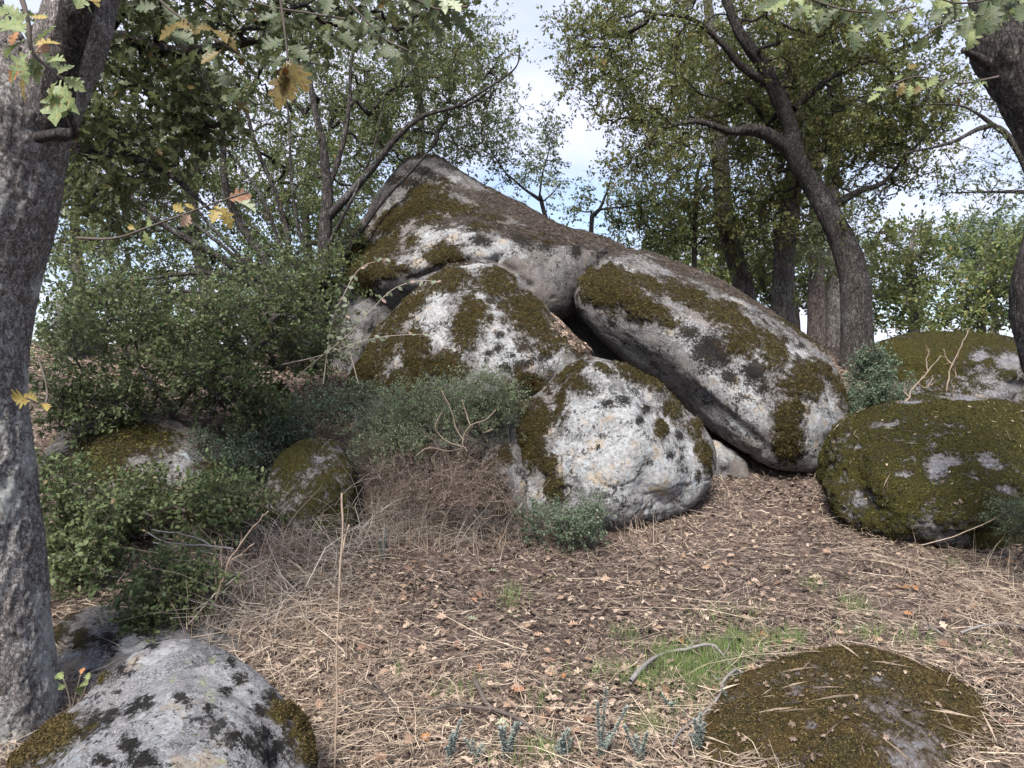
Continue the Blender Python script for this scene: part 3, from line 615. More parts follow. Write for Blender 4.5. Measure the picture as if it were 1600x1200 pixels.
def ribbon(pts, w, side):
    """Flat blades along a batch of paths, width w (N,K) across the directions side (N,3)."""
    N, K, _ = pts.shape
    L = pts-side[:, None]*w[:, :, None]; R = pts+side[:, None]*w[:, :, None]
    V = np.stack([L, R], 2).reshape(-1, 3)
    k = np.arange(K-1)*2; q = np.stack([k, k+1, k+3, k+2], -1)
    F = (q[None]+(np.arange(N)*K*2)[:, None, None]).reshape(-1, 4)
    return V, F
def join(parts):
    V, F, T, n = [], [], [], 0
    for p in parts:
        V.append(p[0]); F.append(p[1]+n); n += len(p[0])
        if len(p) > 2: T.append(p[2])
    return (np.concatenate(V), np.concatenate(F))+((np.concatenate(T),) if T else ())
def quads_to_tris(F): return np.r_[F[:, [0, 1, 2]], F[:, [0, 2, 3]]] if F.shape[1] == 4 else F

def smooth_path(pts, n):
    pts = np.asarray(pts, float); p = np.r_[[2*pts[0]-pts[1]], pts, [2*pts[-1]-pts[-2]]]
    t = np.linspace(0, len(pts)-1-1e-6, n); i = t.astype(int); f = (t-i)[:, None]
    a, b, c, d = p[i], p[i+1], p[i+2], p[i+3]
    return 0.5*((2*b)+(-a+c)*f+(2*a-5*b+4*c-d)*f*f+(-a+3*b-3*c+d)*f**3)
def wander(c, amp, seed, k=4):
    p = smooth_path(c, (len(c)-1)*k+1); r = np.random.default_rng(seed)
    j = r.normal(0, amp, p.shape); j[0] = 0; return p+j
def stem_mesh(ctrl, rad, seg, sides, lump=0.06, rough=0.012, flare=0.0, seed=0, cells=14.0):
    """One trunk or limb with swellings and furrowed bark in its surface."""
    cr = np.c_[np.asarray(ctrl, float), np.asarray(rad, float)]
    s = smooth_path(cr, seg); pts, r = s[:, :3], np.maximum(s[:, 3], 0.004)
    V, F = tube(pts, r, sides)
    cen = np.repeat(pts, sides, 0); n = unit(V-cen); rr = np.repeat(r, sides)
    q = V*np.array([1, 1, 0.35])
    d = lump*rr*fbm(V, 2.2/max(float(r.max()), 0.05)*0.25, 3, seed)*2+rough*(-np.abs(fbm(q, cells, 3, seed+5, 0.6))*2+0.5)
    if flare:
        h = V[:, 2]-pts[0][2]; a = np.arctan2(n[:, 1], n[:, 0])
        d += flare*np.exp(-np.maximum(h, 0)/0.22)*(0.6+0.5*np.sin(a*3+seed)+0.3*np.sin(a*5+1.3*seed))
    V = V+n*d[:, None]
    c1 = len(V); V = np.r_[V, pts[-1:]+unit(pts[-1:]-pts[-2:-1])*r[-1]*0.5]
    top = (seg-1)*sides; j = np.arange(sides)
    F = np.r_[F, np.c_[top+j, top+(j+1) % sides, np.full(sides, c1), np.full(sides, c1)]]
    Ft = quads_to_tris(F); Ft = Ft[Ft[:, 1] != Ft[:, 2]]
    return V, Ft, pts, r

oakbark = bark_material('furrowed_grey_bark', (0.095, 0.082, 0.074), (0.21, 0.19, 0.175), lichen=0.45)
nearbark = bark_material('near_oak_bark', (0.13, 0.117, 0.110), (0.34, 0.305, 0.285), (0.45, 0.46, 0.45), lichen=0.9, sc=2.2, stretch=0.6, crack=0.85)
darkbark = bark_material('dark_bark', (0.036, 0.031, 0.028), (0.115, 0.101, 0.093), (0.29, 0.30, 0.29), lichen=0.35, crack=1.1, sc=1.4)
pinebark = bark_material('pinkish_grey_pine_bark', (0.12, 0.098, 0.088), (0.22, 0.185, 0.168), lichen=0.0)
twigbark = M('twig_bark'); twigbark = twigbark.surf(twigbark.mix(twigbark.noise(20, 3), (0.05, 0.042, 0.036), (0.12, 0.10, 0.088)), 0.9, None, 0.2)
palebark = M('dry_pale_twig'); palebark = palebark.surf(palebark.mix(palebark.noise(14, 3), (0.16, 0.13, 0.11), (0.34, 0.29, 0.25)), 0.9, None, 0.2)

green_dark = leaf_material('dark_evergreen_leaf', [(0.0, (0.058, 0.078, 0.036)), (0.5, (0.120, 0.155, 0.066)), (0.92, (0.20, 0.24, 0.115)), (1.0, (0.26, 0.20, 0.11))], 0.4, 0.55, 0.25)
green_oak = leaf_material('oak_leaf_green', [(0.0, (0.080, 0.095, 0.030)), (0.5, (0.170, 0.190, 0.062)), (0.9, (0.26, 0.27, 0.10)), (0.97, (0.32, 0.27, 0.08)), (1.0, (0.34, 0.19, 0.08))], 0.52, 0.5)
green_mid = leaf_material('small_tree_leaf_green', [(0.0, (0.075, 0.100, 0.040)), (0.5, (0.150, 0.185, 0.075)), (0.95, (0.24, 0.27, 0.12)), (1.0, (0.32, 0.25, 0.10))], 0.52, 0.45)
green_yel = leaf_material('distant_autumn_leaf', [(0.0, (0.08, 0.12, 0.04)), (0.4, (0.15, 0.20, 0.07)), (0.75, (0.26, 0.27, 0.09)), (1.0, (0.36, 0.24, 0.10))], 0.45, 0.6)
green_canopy = leaf_material('overhanging_oak_leaf', [(0.0, (0.060, 0.075, 0.032)), (0.5, (0.110, 0.130, 0.055)), (0.9, (0.17, 0.19, 0.085)), (1.0, (0.22, 0.15, 0.06))], 0.5, 0.45)
green_blue = leaf_material('bluish_shrub_leaf', [(0.0, (0.06, 0.09, 0.055)), (0.6, (0.13, 0.175, 0.11)), (1.0, (0.20, 0.25, 0.17))], 0.3, 0.5)
green_juniper = leaf_material('pale_green_sprig', [(0.0, (0.11, 0.145, 0.075)), (0.6, (0.21, 0.26, 0.150)), (1.0, (0.31, 0.35, 0.21))], 0.35, 0.6)
sage_leaf = leaf_material('silvery_sage_leaf', [(0.0, (0.17, 0.21, 0.19)), (1.0, (0.33, 0.38, 0.35))], 0.2, 0.8, 0.1)
needle_leaf = leaf_material('pine_needle_green', [(0.0, (0.08, 0.12, 0.06)), (1.0, (0.20, 0.25, 0.12))], 0.25, 0.6)

def add_leaf_mesh(name, parent, pos, d, up, size, tmpl, mat, tint):
    V, F = stamp(tmpl[0], tmpl[1], pos, d, up, size)
    o = obj(name, V, F, mat, parent=parent, attrs=dict(tint=np.repeat(tint, len(tmpl[0]))), smooth=False)
    o['kind'] = 'stuff'
    return o

def grow(starts, targets, r, rtip=0.004, maxr=0.09, wig=0.10, K=6, droop=0.0, fwd=0.35):
    """Branches that reach from a skeleton to every target, each leaving the nearest wood already grown."""
    pos = [np.array(s[0]) for s in starts]; par = [-1]*len(pos); cap = [s[1] for s in starts]; dirs = [np.array(s[2]) for s in starts]
    pos = list(pos); paths = []
    S = np.array([p for p in pos]); 
    d0 = np.array([np.min(np.linalg.norm(S-t, axis=1)) for t in targets]); order = np.argsort(d0)
    arr = np.empty((len(pos)+len(targets)*K, 3)); arr[:len(pos)] = S; n = len(pos)
    depth = [0]*n
    for ti in order:
        t = targets[ti]
        dd = np.linalg.norm(arr[:n]-t, axis=1)
        below = np.maximum(arr[:n, 2]-t[2], 0)*0.5          # wood grows upward: avoid leaving from above
        k = int(np.argmin(dd+below))
        a = arr[k]; L = dd[k]
        u = t-a; m1 = a+unit(u[None])[0]*L*0.33+dirs[k]*L*fwd*0.5
        m1 = m1+r.normal(0, wig*L*0.5, 3); m2 = a+u*0.66+r.normal(0, wig*L, 3)+np.array([0, 0, -droop*L])
        pth = smooth_path([a, m1, m2, t], K+1)
        idx = [k]
        for q in range(1, K+1):
            arr[n] = pth[q]; par.append(idx[-1]); dirs.append(unit((pth[q]-pth[q-1])[None])[0]); cap.append(None); idx.append(n); n += 1
        paths.append((pth, idx))
    cnt = np.zeros(n)
    for pth, idx in paths: cnt[idx[-1]] += 1
    for i in range(n-1, -1, -1):
        if par[i] >= 0: cnt[par[i]] += cnt[i]
    rad = np.minimum(rtip*np.maximum(cnt, 1)**0.52, maxr)
    PP = np.array([p for p, _ in paths]); RR = np.array([[rad[i] for i in idx] for _, idx in paths])
    RR[:, 0] = np.minimum(RR[:, 0], RR[:, 1]*1.25)
    RR[:, -1] = np.minimum(RR[:, -1], np.maximum(rtip, RR[:, -1]))
    return PP, RR

def blob_points(blobs, r, shell=0.0):
    T = []
    for (px, py, Y, rx, ry, rY, n) in blobs:
        c = P(px, py, Y); w = Y/FPX
        v = unit(r.normal(size=(n, 3)))*r.random((n, 1))**(1/2.6)
        v = v*np.where(r.random((n, 1)) < .16, r.uniform(1.1, 1.5, (n, 1)), 1.0)
        T.append(c+v*np.array([rx*w, rY, ry*w]))
    return np.concatenate(T)

def tree(label, name, cat, base, stems, blobs, m=6, L=16, leaf=0.05, tmpl=LEAF2, mat=green_oak, bark=oakbark, group=None, seed=1, twig=0.28,
         rtip=0.004, maxr=0.08, wig=0.10, lump=0.05, flare=0.08, K=6, sides=4, spread=0.9, droop=0.0, updir=0.55, minz=None, twigmat=None, limbs='limb', fwd=0.35, thin=0.0, dY=0.0, tf=0.9, bdY=0.0):
    """Trunk and limbs by hand, branches grown to the crown's clumps, twigs and single leaves at their ends."""
    r = np.random.default_rng(seed)
    b = np.array(base, float)
    root = empty(name, b, label, cat, group)
    starts = []
    for i, st in enumerate(stems):
        ctrl = [P(q[0], q[1], q[2]+dY) for q in st]; rd = [q[3] for q in st]
        big = max(rd)
        seg = int(max(10, min(90, 26*len(st)))) if big > 0.1 else 8*len(st)
        sd = 40 if big > 0.15 else (20 if big > 0.07 else 9)
        V, F, pts, rr = stem_mesh(ctrl, rd, seg, sd, lump, 0.012 if big > 0.1 else 0.005, flare if i == 0 else 0.0, seed+i)
        obj('trunk' if i == 0 else limbs, V, F, bark, parent=root, attrs=dict(lich=np.full(len(V), -1.0)))
        st0 = len(pts)//4 if i == 0 else len(pts)//6
        for j in range(st0, len(pts), 2):
            tdir = unit((pts[j]-pts[j-1])[None])[0]
            starts.append((pts[j], rr[j], tdir))
    if not starts: starts = [(b, 0.03, np.array([0, 0, 1.0]))]
    T = blob_points([(q[0], q[1], q[2]+dY+bdY)+tuple(q[3:]) for q in blobs], r)
    if minz is not None: T = T[T[:, 2] > minz]
    if thin > 0:
        T = T[fbm(T, tf, 2, seed+50) > -thin]
    PP, RR = grow(starts, T, r, rtip, maxr, wig, K, droop, fwd)
    V, F = tube(PP, RR, sides)
    ends = PP[:, -1]; ed = unit(PP[:, -1]-PP[:, -2]); n = len(ends)
    # twigs
    td = unit(np.repeat(ed, m, 0)*0.5+r.normal(size=(n*m, 3))*spread+np.array([0, 0, 0.1]))
    off = r.random((n*m, 1))*0.7
    tp0 = np.repeat(PP[:, -2], m, 0)*(off)+np.repeat(ends, m, 0)*(1-off)
    tl = twig*r.uniform(0.5, 1.3, (n*m, 1))
    tp1 = tp0+td*tl*0.5+r.normal(0, 0.03, (n*m, 3))*tl*3; tp2 = tp0+td*tl+np.array([0, 0, -0.08])*tl
    TP = np.stack([tp0, tp1, tp2], 1); TR = np.repeat(np.array([[0.55, 0.4, 0.2]])*rtip, n*m, 0)
    V2, F2 = tube(TP, TR, 3)
    V, F = join([(V, F), (V2, F2)])
    o = obj('branches', V, F, twigmat or bark, parent=root, attrs=dict(lich=np.full(len(V), -1.0))); o['kind'] = 'stuff'
    # leaves
    if L > 0:
        f = np.sqrt(r.random((n*m, L)))[..., None]
        lp = tp0[:, None]*(1-f)**2+2*tp1[:, None]*f*(1-f)+tp2[:, None]*f*f
        lp = lp.reshape(-1, 3)+r.normal(0, leaf*0.35, (n*m*L, 3))
        ld = unit(np.repeat(td, L, 0)*0.45+r.normal(size=lp.shape)*0.75+np.array([0, 0, -0.12]))
        up = unit(np.array([0, 0, updir])+r.normal(size=lp.shape)*0.5)
        sz = leaf*r.uniform(0.5, 1.35, len(lp))
        clump = np.repeat(fbm(ends, 1.1, 2, seed+3)*0.28+0.45, m*L)
        tint = np.clip(clump+r.normal(0, 0.2, len(lp)), 0, 1)
        tint = np.where(r.random(len(lp)) < 0.012, 1.0, np.minimum(tint, 0.93))
        add_leaf_mesh('foliage', root, lp, ld, up, sz, tmpl, mat, tint)
    return root
# ---------------------------------------------------------------- trees
def gbase(px, Y): x = (px-800)/FPX*Y; return np.array([x, Y, land1(x, Y)-0.05])
def gp(px, Y, dy=0.0):     # pixel row of the ground at this column and distance
    x = (px-800)/FPX*Y; return 600-(land1(x, Y)-0.1-EYE)/Y*FPX

# left foreground oak, built by hand
def left_oak():
    Y = 3.25
    base = gbase(0, Y)
    t = empty('oak_tree', base, 'thick grey-barked oak trunk at the left edge of the photo, forking at the top', 'tree', 'foreground oaks')
    c = [(-28,1190,Y,.36),(-24,1100,Y,.295),(-28,1000,Y,.275),(-34,880,Y,.262),(-44,780,Y,.25),(-58,700,Y,.262),(-72,620,Y,.27),(-68,540,Y,.285),(-50,440,Y,.29),(-30,340,Y,.295),(-20,250,Y,.295),(-8,180,Y-.02,.28),(-30,100,Y,.21),(-70,0,Y,.17),(-120,-150,Y,.15)]
    V, F, pts, r = stem_mesh([P(*q[:3]) for q in c], [q[3] for q in c], 400, 150, 0.07, 0.017, 0.05, 4, 22)
    N = unit(V-np.array([0, 0, 0])-np.array([P(-20, 500, Y)[0], Y, 0])*np.array([1, 1, 0])-V*np.array([0, 0, 1]))
    # knots
    for (kx, ky, kr, kh) in [(62,850,.045,.03),(60,760,.03,.02),(12,505,.03,.018),(10,530,.02,.02),(60,1010,.05,-.03),(30,900,.06,-.02)]:
        q = P(kx, ky, Y-.22); d = np.linalg.norm(V-q, axis=1); V = V+N*(kh*np.exp(-(d/kr)**2))[:, None]
    lm = np.full(len(V), -1.0)
    X = V; sx = X[:, 0]/np.maximum(X[:, 1], .1)*FPX+800; sy = 600-(X[:, 2]-EYE)/np.maximum(X[:, 1], .1)*FPX
    near = X[:, 1] < Y
    for (a, b_, rx, ry) in [(78,990,14,60),(42,725,14,24),(15,775,26,26),(80,1080,14,60),(60,940,10,30),(45,700,8,12),(70,1040,20,30),(8,790,20,12),(58,450,10,20),(45,600,8,30)]:
        lm = np.maximum(lm, np.where(near | True, 1-np.hypot((sx-a)/rx, (sy-b_)/ry), -1))
    lm = np.clip(lm, -1, 1)*0.9
    obj('trunk', V, F, nearbark, parent=t, attrs=dict(lich=lm))
    c = [(-15,370,Y,.18),(5,280,Y,.18),(45,205,Y-.02,.165),(80,130,Y-.05,.15),(115,50,Y-.08,.14),(138,-30,Y-.1,.135),(190,-150,Y-.2,.14),(260,-320,Y-.3,.12)]
    V, F, _, _ = stem_mesh([P(*q[:3]) for q in c], [q[3] for q in c], 130, 90, 0.05, 0.008, 0, 9, 20)
    obj('limb', V, F, nearbark, parent=t, attrs=dict(lich=np.full(len(V), -1.0)))
    c = [(75,210,Y-.05,.075),(92,130,Y-.12,.07),(108,60,Y-.18,.062),(125,-10,Y-.25,.06),(150,-120,Y-.3,.05)]
    V, F, _, _ = stem_mesh([P(*q[:3]) for q in c], [q[3] for q in c], 60, 40, 0.05, 0.006, 0, 12, 20)
    obj('limb', V, F, darkbark, parent=t, attrs=dict(lich=np.full(len(V), -1.0)))  # darker bark colour stands in for the shade on this limb
    # short broken side branch
    c = [(60,215,Y-.22,.022),(95,208,Y-.38,.022),(116,210,Y-.42,.02),(112,190,Y-.46,.014),(102,168,Y-.5,.012)]
    V, F, _, _ = stem_mesh([P(*q[:3]) for q in c], [q[3] for q in c], 30, 12, 0.1, 0.002, 0, 15, 20)
    obj('branch', V, F, darkbark, parent=t, attrs=dict(lich=np.full(len(V), -1.0)))
    return t
oakL = left_oak()

# leaves near enough to be told apart
near_leaf_mats = {}
def near_leaf_mat(kind):
    if kind not in near_leaf_mats:
        c0, c1, c2 = {'green': ((0.12, 0.165, 0.065), (0.20, 0.25, 0.11), (0.28, 0.24, 0.09)), 'yellow': ((0.26, 0.20, 0.05), (0.36, 0.29, 0.10), (0.24, 0.13, 0.05)), 'sagegreen': ((0.11, 0.135, 0.085), (0.19, 0.22, 0.15), (0.15, 0.15, 0.10)), 'pinkish': ((0.24, 0.16, 0.13), (0.32, 0.23, 0.20), (0.2, 0.12, 0.09)),
                      'rust': ((0.30, 0.14, 0.055), (0.42, 0.22, 0.10), (0.20, 0.09, 0.04)), 'dark': ((0.040, 0.060, 0.028), (0.075, 0.10, 0.048), (0.10, 0.085, 0.03)), 'bronze': ((0.10, 0.075, 0.02), (0.16, 0.12, 0.03), (0.09, 0.05, 0.02)),
                      'brown': ((0.15, 0.085, 0.055), (0.26, 0.16, 0.11), (0.10, 0.055, 0.035)), 'tan': ((0.32, 0.21, 0.14), (0.44, 0.31, 0.22), (0.22, 0.13, 0.09)), 'orange': ((0.30, 0.15, 0.09), (0.40, 0.23, 0.15), (0.22, 0.11, 0.07)), 'palegreen': ((0.26, 0.31, 0.20), (0.38, 0.42, 0.30), (0.2, 0.22, 0.1))}[kind]
        m = M(kind+'_oak_leaf')
        col = m.mix(m.step(m.noise(16, 3), 0.35, 0.65), c0, c1)
        col = m.mix(m.math('MULTIPLY', m.step(m.noise(9, 4, vec=m.mapping(loc=(3, 1, 4))), 0.52, 0.66), 0.8), col, c2)
        s = m.t.nodes.new('ShaderNodeSeparateXYZ'); m.L(m.tc, s.inputs[0])
        y = m.math('ABSOLUTE', s.outputs[1])
        rib = m.math('SINE', m.math('MULTIPLY', m.math('ADD', s.outputs[0], m.math('MULTIPLY', y, -0.8)), 46.0))
        rib = m.math('MAXIMUM', m.step(rib, 0.86, 1.0), m.step(y, 0.018, 0.008))
        col = m.mix(m.math('MULTIPLY', rib, 0.4), col, tuple(min(1, c*1.5) for c in c1))
        near_leaf_mats[kind] = m.surf(col, 0.5, m.bump(rib, 0.3, 0.01), 0.35, 0.3)
    return near_leaf_mats[kind]
_leafdata = {}
def leaf_data(kind, var):
    if (kind, var) not in _leafdata:
        V, F = oak_leaf(0.25+0.1*(var % 3), [-0.15, -0.30, 0.06, -0.22][var % 4], [0.3, -0.5, 0.1][var % 3], seed=var+5, fat=[1, 1.15, .85][var % 3])
        _leafdata[(kind, var)] = mesh_data('oak_leaf', V, F, near_leaf_mat(kind))
    return _leafdata[(kind, var)]
from mathutils import Matrix
def put_leaf(parent, pos, d, up, size, kind, var, name='leaf'):
    R = frames(np.array([d], float), np.array([up], float))[0]
    o = bpy.data.objects.new(name, leaf_data(kind, var)); COL.objects.link(o); o.parent = parent
    q = np.array(pos)-np.array(parent['_o'])
    m = Matrix(((*(R[:, 0]*1),), (*(R[:, 1]),), (*(R[:, 2]),)))      # rows of axes; columns become local axes below
    m = Matrix([[R[0][i], R[1][i], R[2][i]] for i in range(3)]).to_4x4()
    o.matrix_local = Matrix.Translation(q)@m@Matrix.Diagonal((size, size, size, 1))
    return o
def leafy_branch(tree_o, path, r0, leaves, Y, seed, size=0.11, mat=twigbark):
    """A near branch with its leaves one by one; leaves = [(px, py, towards px, towards py, kind)]."""
    r = np.random.default_rng(seed)
    c = [P(*q) for q in path]
    V, F, _, _ = stem_mesh(c, np.linspace(r0, r0*0.35, len(c)), 8*len(c), 8, 0.1, 0.001, 0, seed, 30)
    br = obj('branch', V, F, mat, parent=tree_o)
    br['_o'] = tree_o['_o']
    for i, (a, b, a2, b2, kind) in enumerate(leaves):
        yy = Y+r.uniform(-.12, .12)
        p0 = P(a, b, yy); p1 = P(a2, b2, yy+r.uniform(-.05, .05)); d = p1-p0; s = np.linalg.norm(d)
        put_leaf(br, p0, d, np.array([r.normal(0, .35), -1+r.normal(0, .3), 0.5+r.normal(0, .3)]), s*1.05, kind, int(r.integers(0, 12)))
    return br
leafy_branch(oakL, [(15,-60,1.9),(38,10,1.85),(45,40,1.85),(50,80,1.85),(75,105,1.85),(100,125,1.85)], 0.008,
    [(42,35,5,5,'green'),(45,30,70,15,'green'),(45,50,-15,25,'green'),(48,60,0,78,'green'),(50,70,88,45,'green'),(52,72,86,58,'yellow'),(40,55,15,20,'green'),(55,80,60,130,'green'),(60,75,92,112,'green'),(50,80,2,118,'green'),
     (45,90,28,152,'yellow'),(38,95,12,125,'rust'),(90,125,66,170,'green'),(95,125,82,186,'green'),(100,128,112,172,'green'),(96,120,130,140,'green'),(88,118,110,98,'green'),(45,25,72,30,'yellow'),(30,45,15,70,'rust'),(50,85,72,78,'rust'),(58,60,78,80,'orange'),(60,90,45,118,'green'),(100,120,128,128,'green'),(20,10,-10,30,'green'),(100,130,98,182,'green'),(52,45,25,38,'green'),(75,95,95,90,'green'),(35,88,38,125,'green')], 1.85, 3)
leafy_branch(oakL, [(130,-80,2.2),(136,-20,2.2),(137,0,2.2)], 0.005, [(136,-12,137,20,'green'),(132,-18,120,6,'green'),(138,-15,152,4,'yellow')], 2.2, 5)
leafy_branch(oakL, [(420,-90,2.6),(435,-20,2.6),(445,50,2.6),(450,95,2.6)], 0.006,
    [(452,92,425,128,'bronze'),(450,95,432,160,'bronze'),(452,95,455,158,'bronze'),(453,92,478,145,'bronze'),(450,88,492,120,'dark'),(448,85,420,108,'dark'),(450,100,444,140,'rust'),(447,70,480,85,'dark'),(445,60,412,78,'dark'),(443,30,476,40,'dark'),(440,20,405,35,'dark'),(452,96,468,130,'yellow')], 2.6, 6)
leafy_branch(oakL, [(120,372,2.9),(180,372,2.85),(240,352,2.8),(300,330,2.75),(352,312,2.7),(388,300,2.7)], 0.006,
    [(352,312,392,303,'orange'),(360,308,398,325,'palegreen'),(342,318,332,345,'yellow'),(345,318,360,355,'yellow'),(306,328,290,318,'yellow'),(290,332,270,320,'yellow'),(298,335,285,350,'tan'),(238,352,232,345,'green'),(212,358,200,355,'yellow'),(225,360,233,385,'green')], 2.8, 8)
leafy_branch(oakL, [(60,560,3.0),(72,600,2.95),(70,630,2.9),(40,622,2.85)], 0.004, [(60,628,38,617,'yellow'),(50,626,22,620,'yellow'),(66,630,74,636,'yellow')], 2.9, 9)
_r = np.random.default_rng(5)
def random_leaves(path, n, Y, size_px, kinds, seed, hang=True):
    r = np.random.default_rng(seed); pts = smooth_path([np.array(p) for p in path], 60); out = []
    for i in range(n):
        q = pts[int(r.integers(5, 60))]; a = r.uniform(0, 2*np.pi)
        if r.random() < 0.6: a = r.uniform(0.1, 0.9)*np.pi
        s = size_px*r.uniform(.7, 1.25); off = r.normal(0, size_px*0.45, 2)
        out.append((q[0]+off[0], q[1]+off[1], q[0]+off[0]+math.cos(a)*s, q[1]+off[1]+math.sin(a)*s*(1 if hang else -1), kinds[int(r.integers(0, len(kinds)))]))
    return out
for k, (path, n, Y, s, kinds) in enumerate([
    ([(560,-60,2.6),(600,-20,2.6),(660,5,2.6),(690,15,2.6),(730,10,2.6)], 26, 2.6, 34, ['dark','dark','palegreen']),
    ([(480,-60,2.9),(520,-20,2.9),(560,20,2.9),(600,60,2.9),(640,80,2.9)], 30, 2.9, 30, ['dark','dark','dark']),
    ([(220,-50,2.8),(250,0,2.8),(300,40,2.8),(350,70,2.8),(380,90,2.8)], 26, 2.8, 32, ['dark','dark','bronze']),
    ([(330,-60,2.7),(370,-10,2.7),(420,10,2.7),(480,20,2.7),(540,30,2.7)], 26, 2.7, 32, ['dark','dark','dark'])]):
    leafy_branch(oakL, path, 0.006, random_leaves(path, n, Y, s, kinds, 30+k), Y, 40+k)

# right foreground oak
def right_oak():
    Y = 4.6; base = gbase(1720, Y)
    t = empty('oak_tree', base, 'dark curving oak trunk at the right edge of the photo', 'tree', 'foreground oaks')
    c = [(1760,gp(1760,Y)+20,Y,.26),(1735,760,Y,.235),(1690,640,Y,.22),(1650,540,Y,.215),(1638,450,Y,.215),(1658,370,Y,.195),(1672,290,Y,.19),(1648,210,Y,.185),(1610,140,Y,.19),(1575,70,Y,.205),(1560,10,Y,.17),(1545,-60,Y,.15),(1520,-200,Y,.13)]
    V, F, _, _ = stem_mesh([P(*q[:3]) for q in c], [q[3] for q in c], 240, 90, 0.06, 0.012, 0.05, 24, 16)
    obj('trunk', V, F, darkbark, parent=t, attrs=dict(lich=np.full(len(V), -1.0)))
    for s in ([(1590,90,Y-.05,.10),(1620,50,Y-.1,.09),(1680,10,Y-.2,.08)], [(1580,80,Y-.05,.08),(1592,40,Y-.1,.06),(1600,0,Y-.15,.055),(1610,-80,Y-.2,.05)], [(1545,100,Y-.1,.035),(1518,85,Y-.15,.022),(1505,78,Y-.2,.014)]):
        V, F, _, _ = stem_mesh([P(*q[:3]) for q in s], [q[3] for q in s], 40, 30, 0.08, 0.006, 0, 27, 16)
        obj('limb', V, F, darkbark, parent=t, attrs=dict(lich=np.full(len(V), -1.0)))
    return t
oakR = right_oak()
for k, (path, n, Y, s, kinds) in enumerate([
    ([(1200,-40,3.2),(1260,-5,3.2),(1320,15,3.2),(1380,20,3.2),(1430,10,3.2)], 30, 3.2, 30, ['dark','dark','green']),
    ([(1620,10,3.4),(1570,0,3.4),(1520,25,3.4),(1470,40,3.4),(1440,60,3.4)], 32, 3.4, 28, ['dark','green','dark']),
    ([(1600,-30,3.0),(1560,-5,3.0),(1500,5,3.0),(1460,-5,3.0)], 26, 3.0, 34, ['dark','green','dark']),
    ([(1560,120,4.0),(1500,130,4.0),(1430,120,4.0),(1380,140,4.0)], 20, 4.0, 20, ['dark','green','bronze'])]):
    leafy_branch(oakR, path, 0.007, random_leaves(path, n, Y, s, kinds, 60+k), Y, 70+k)

# the canopy the left oak hangs over the scene: same tree kind, grown from behind the trunk
tree('dark lobed-leaf oak spreading over the upper left, just behind the left trunk', 'oak_tree', 'tree', gbase(-120, 5.2),
    [[(-120,gp(-120,5.2),5.2,.16),(-90,500,5.2,.14),(-20,260,5.1,.12),(60,120,5.0,.08),(160,60,4.9,.06),(280,80,4.8,.035),(420,60,4.7,.02)],
     [(-20,260,5.1,.07),(80,230,5.0,.045),(180,240,4.9,.035),(260,270,4.9,.02),(330,330,4.9,.012)],
     [(160,60,4.9,.05),(200,10,4.8,.04),(260,40,4.8,.03),(320,130,4.8,.02),(360,190,4.8,.012)]],
    [(250,50,4.8,170,80,.7,48),(200,180,4.8,110,90,.6,44),(170,300,5.0,80,60,.5,16),(400,10,4.6,160,60,.6,30),(330,180,4.8,70,60,.5,14),(620,0,4.6,110,50,.5,16)],
    m=6, L=6, leaf=0.075, tmpl=LOBE3, mat=green_canopy, bark=darkbark, seed=7, twig=0.22, rtip=0.0035, maxr=0.05, minz=1.0, group='oaks over the clearing')

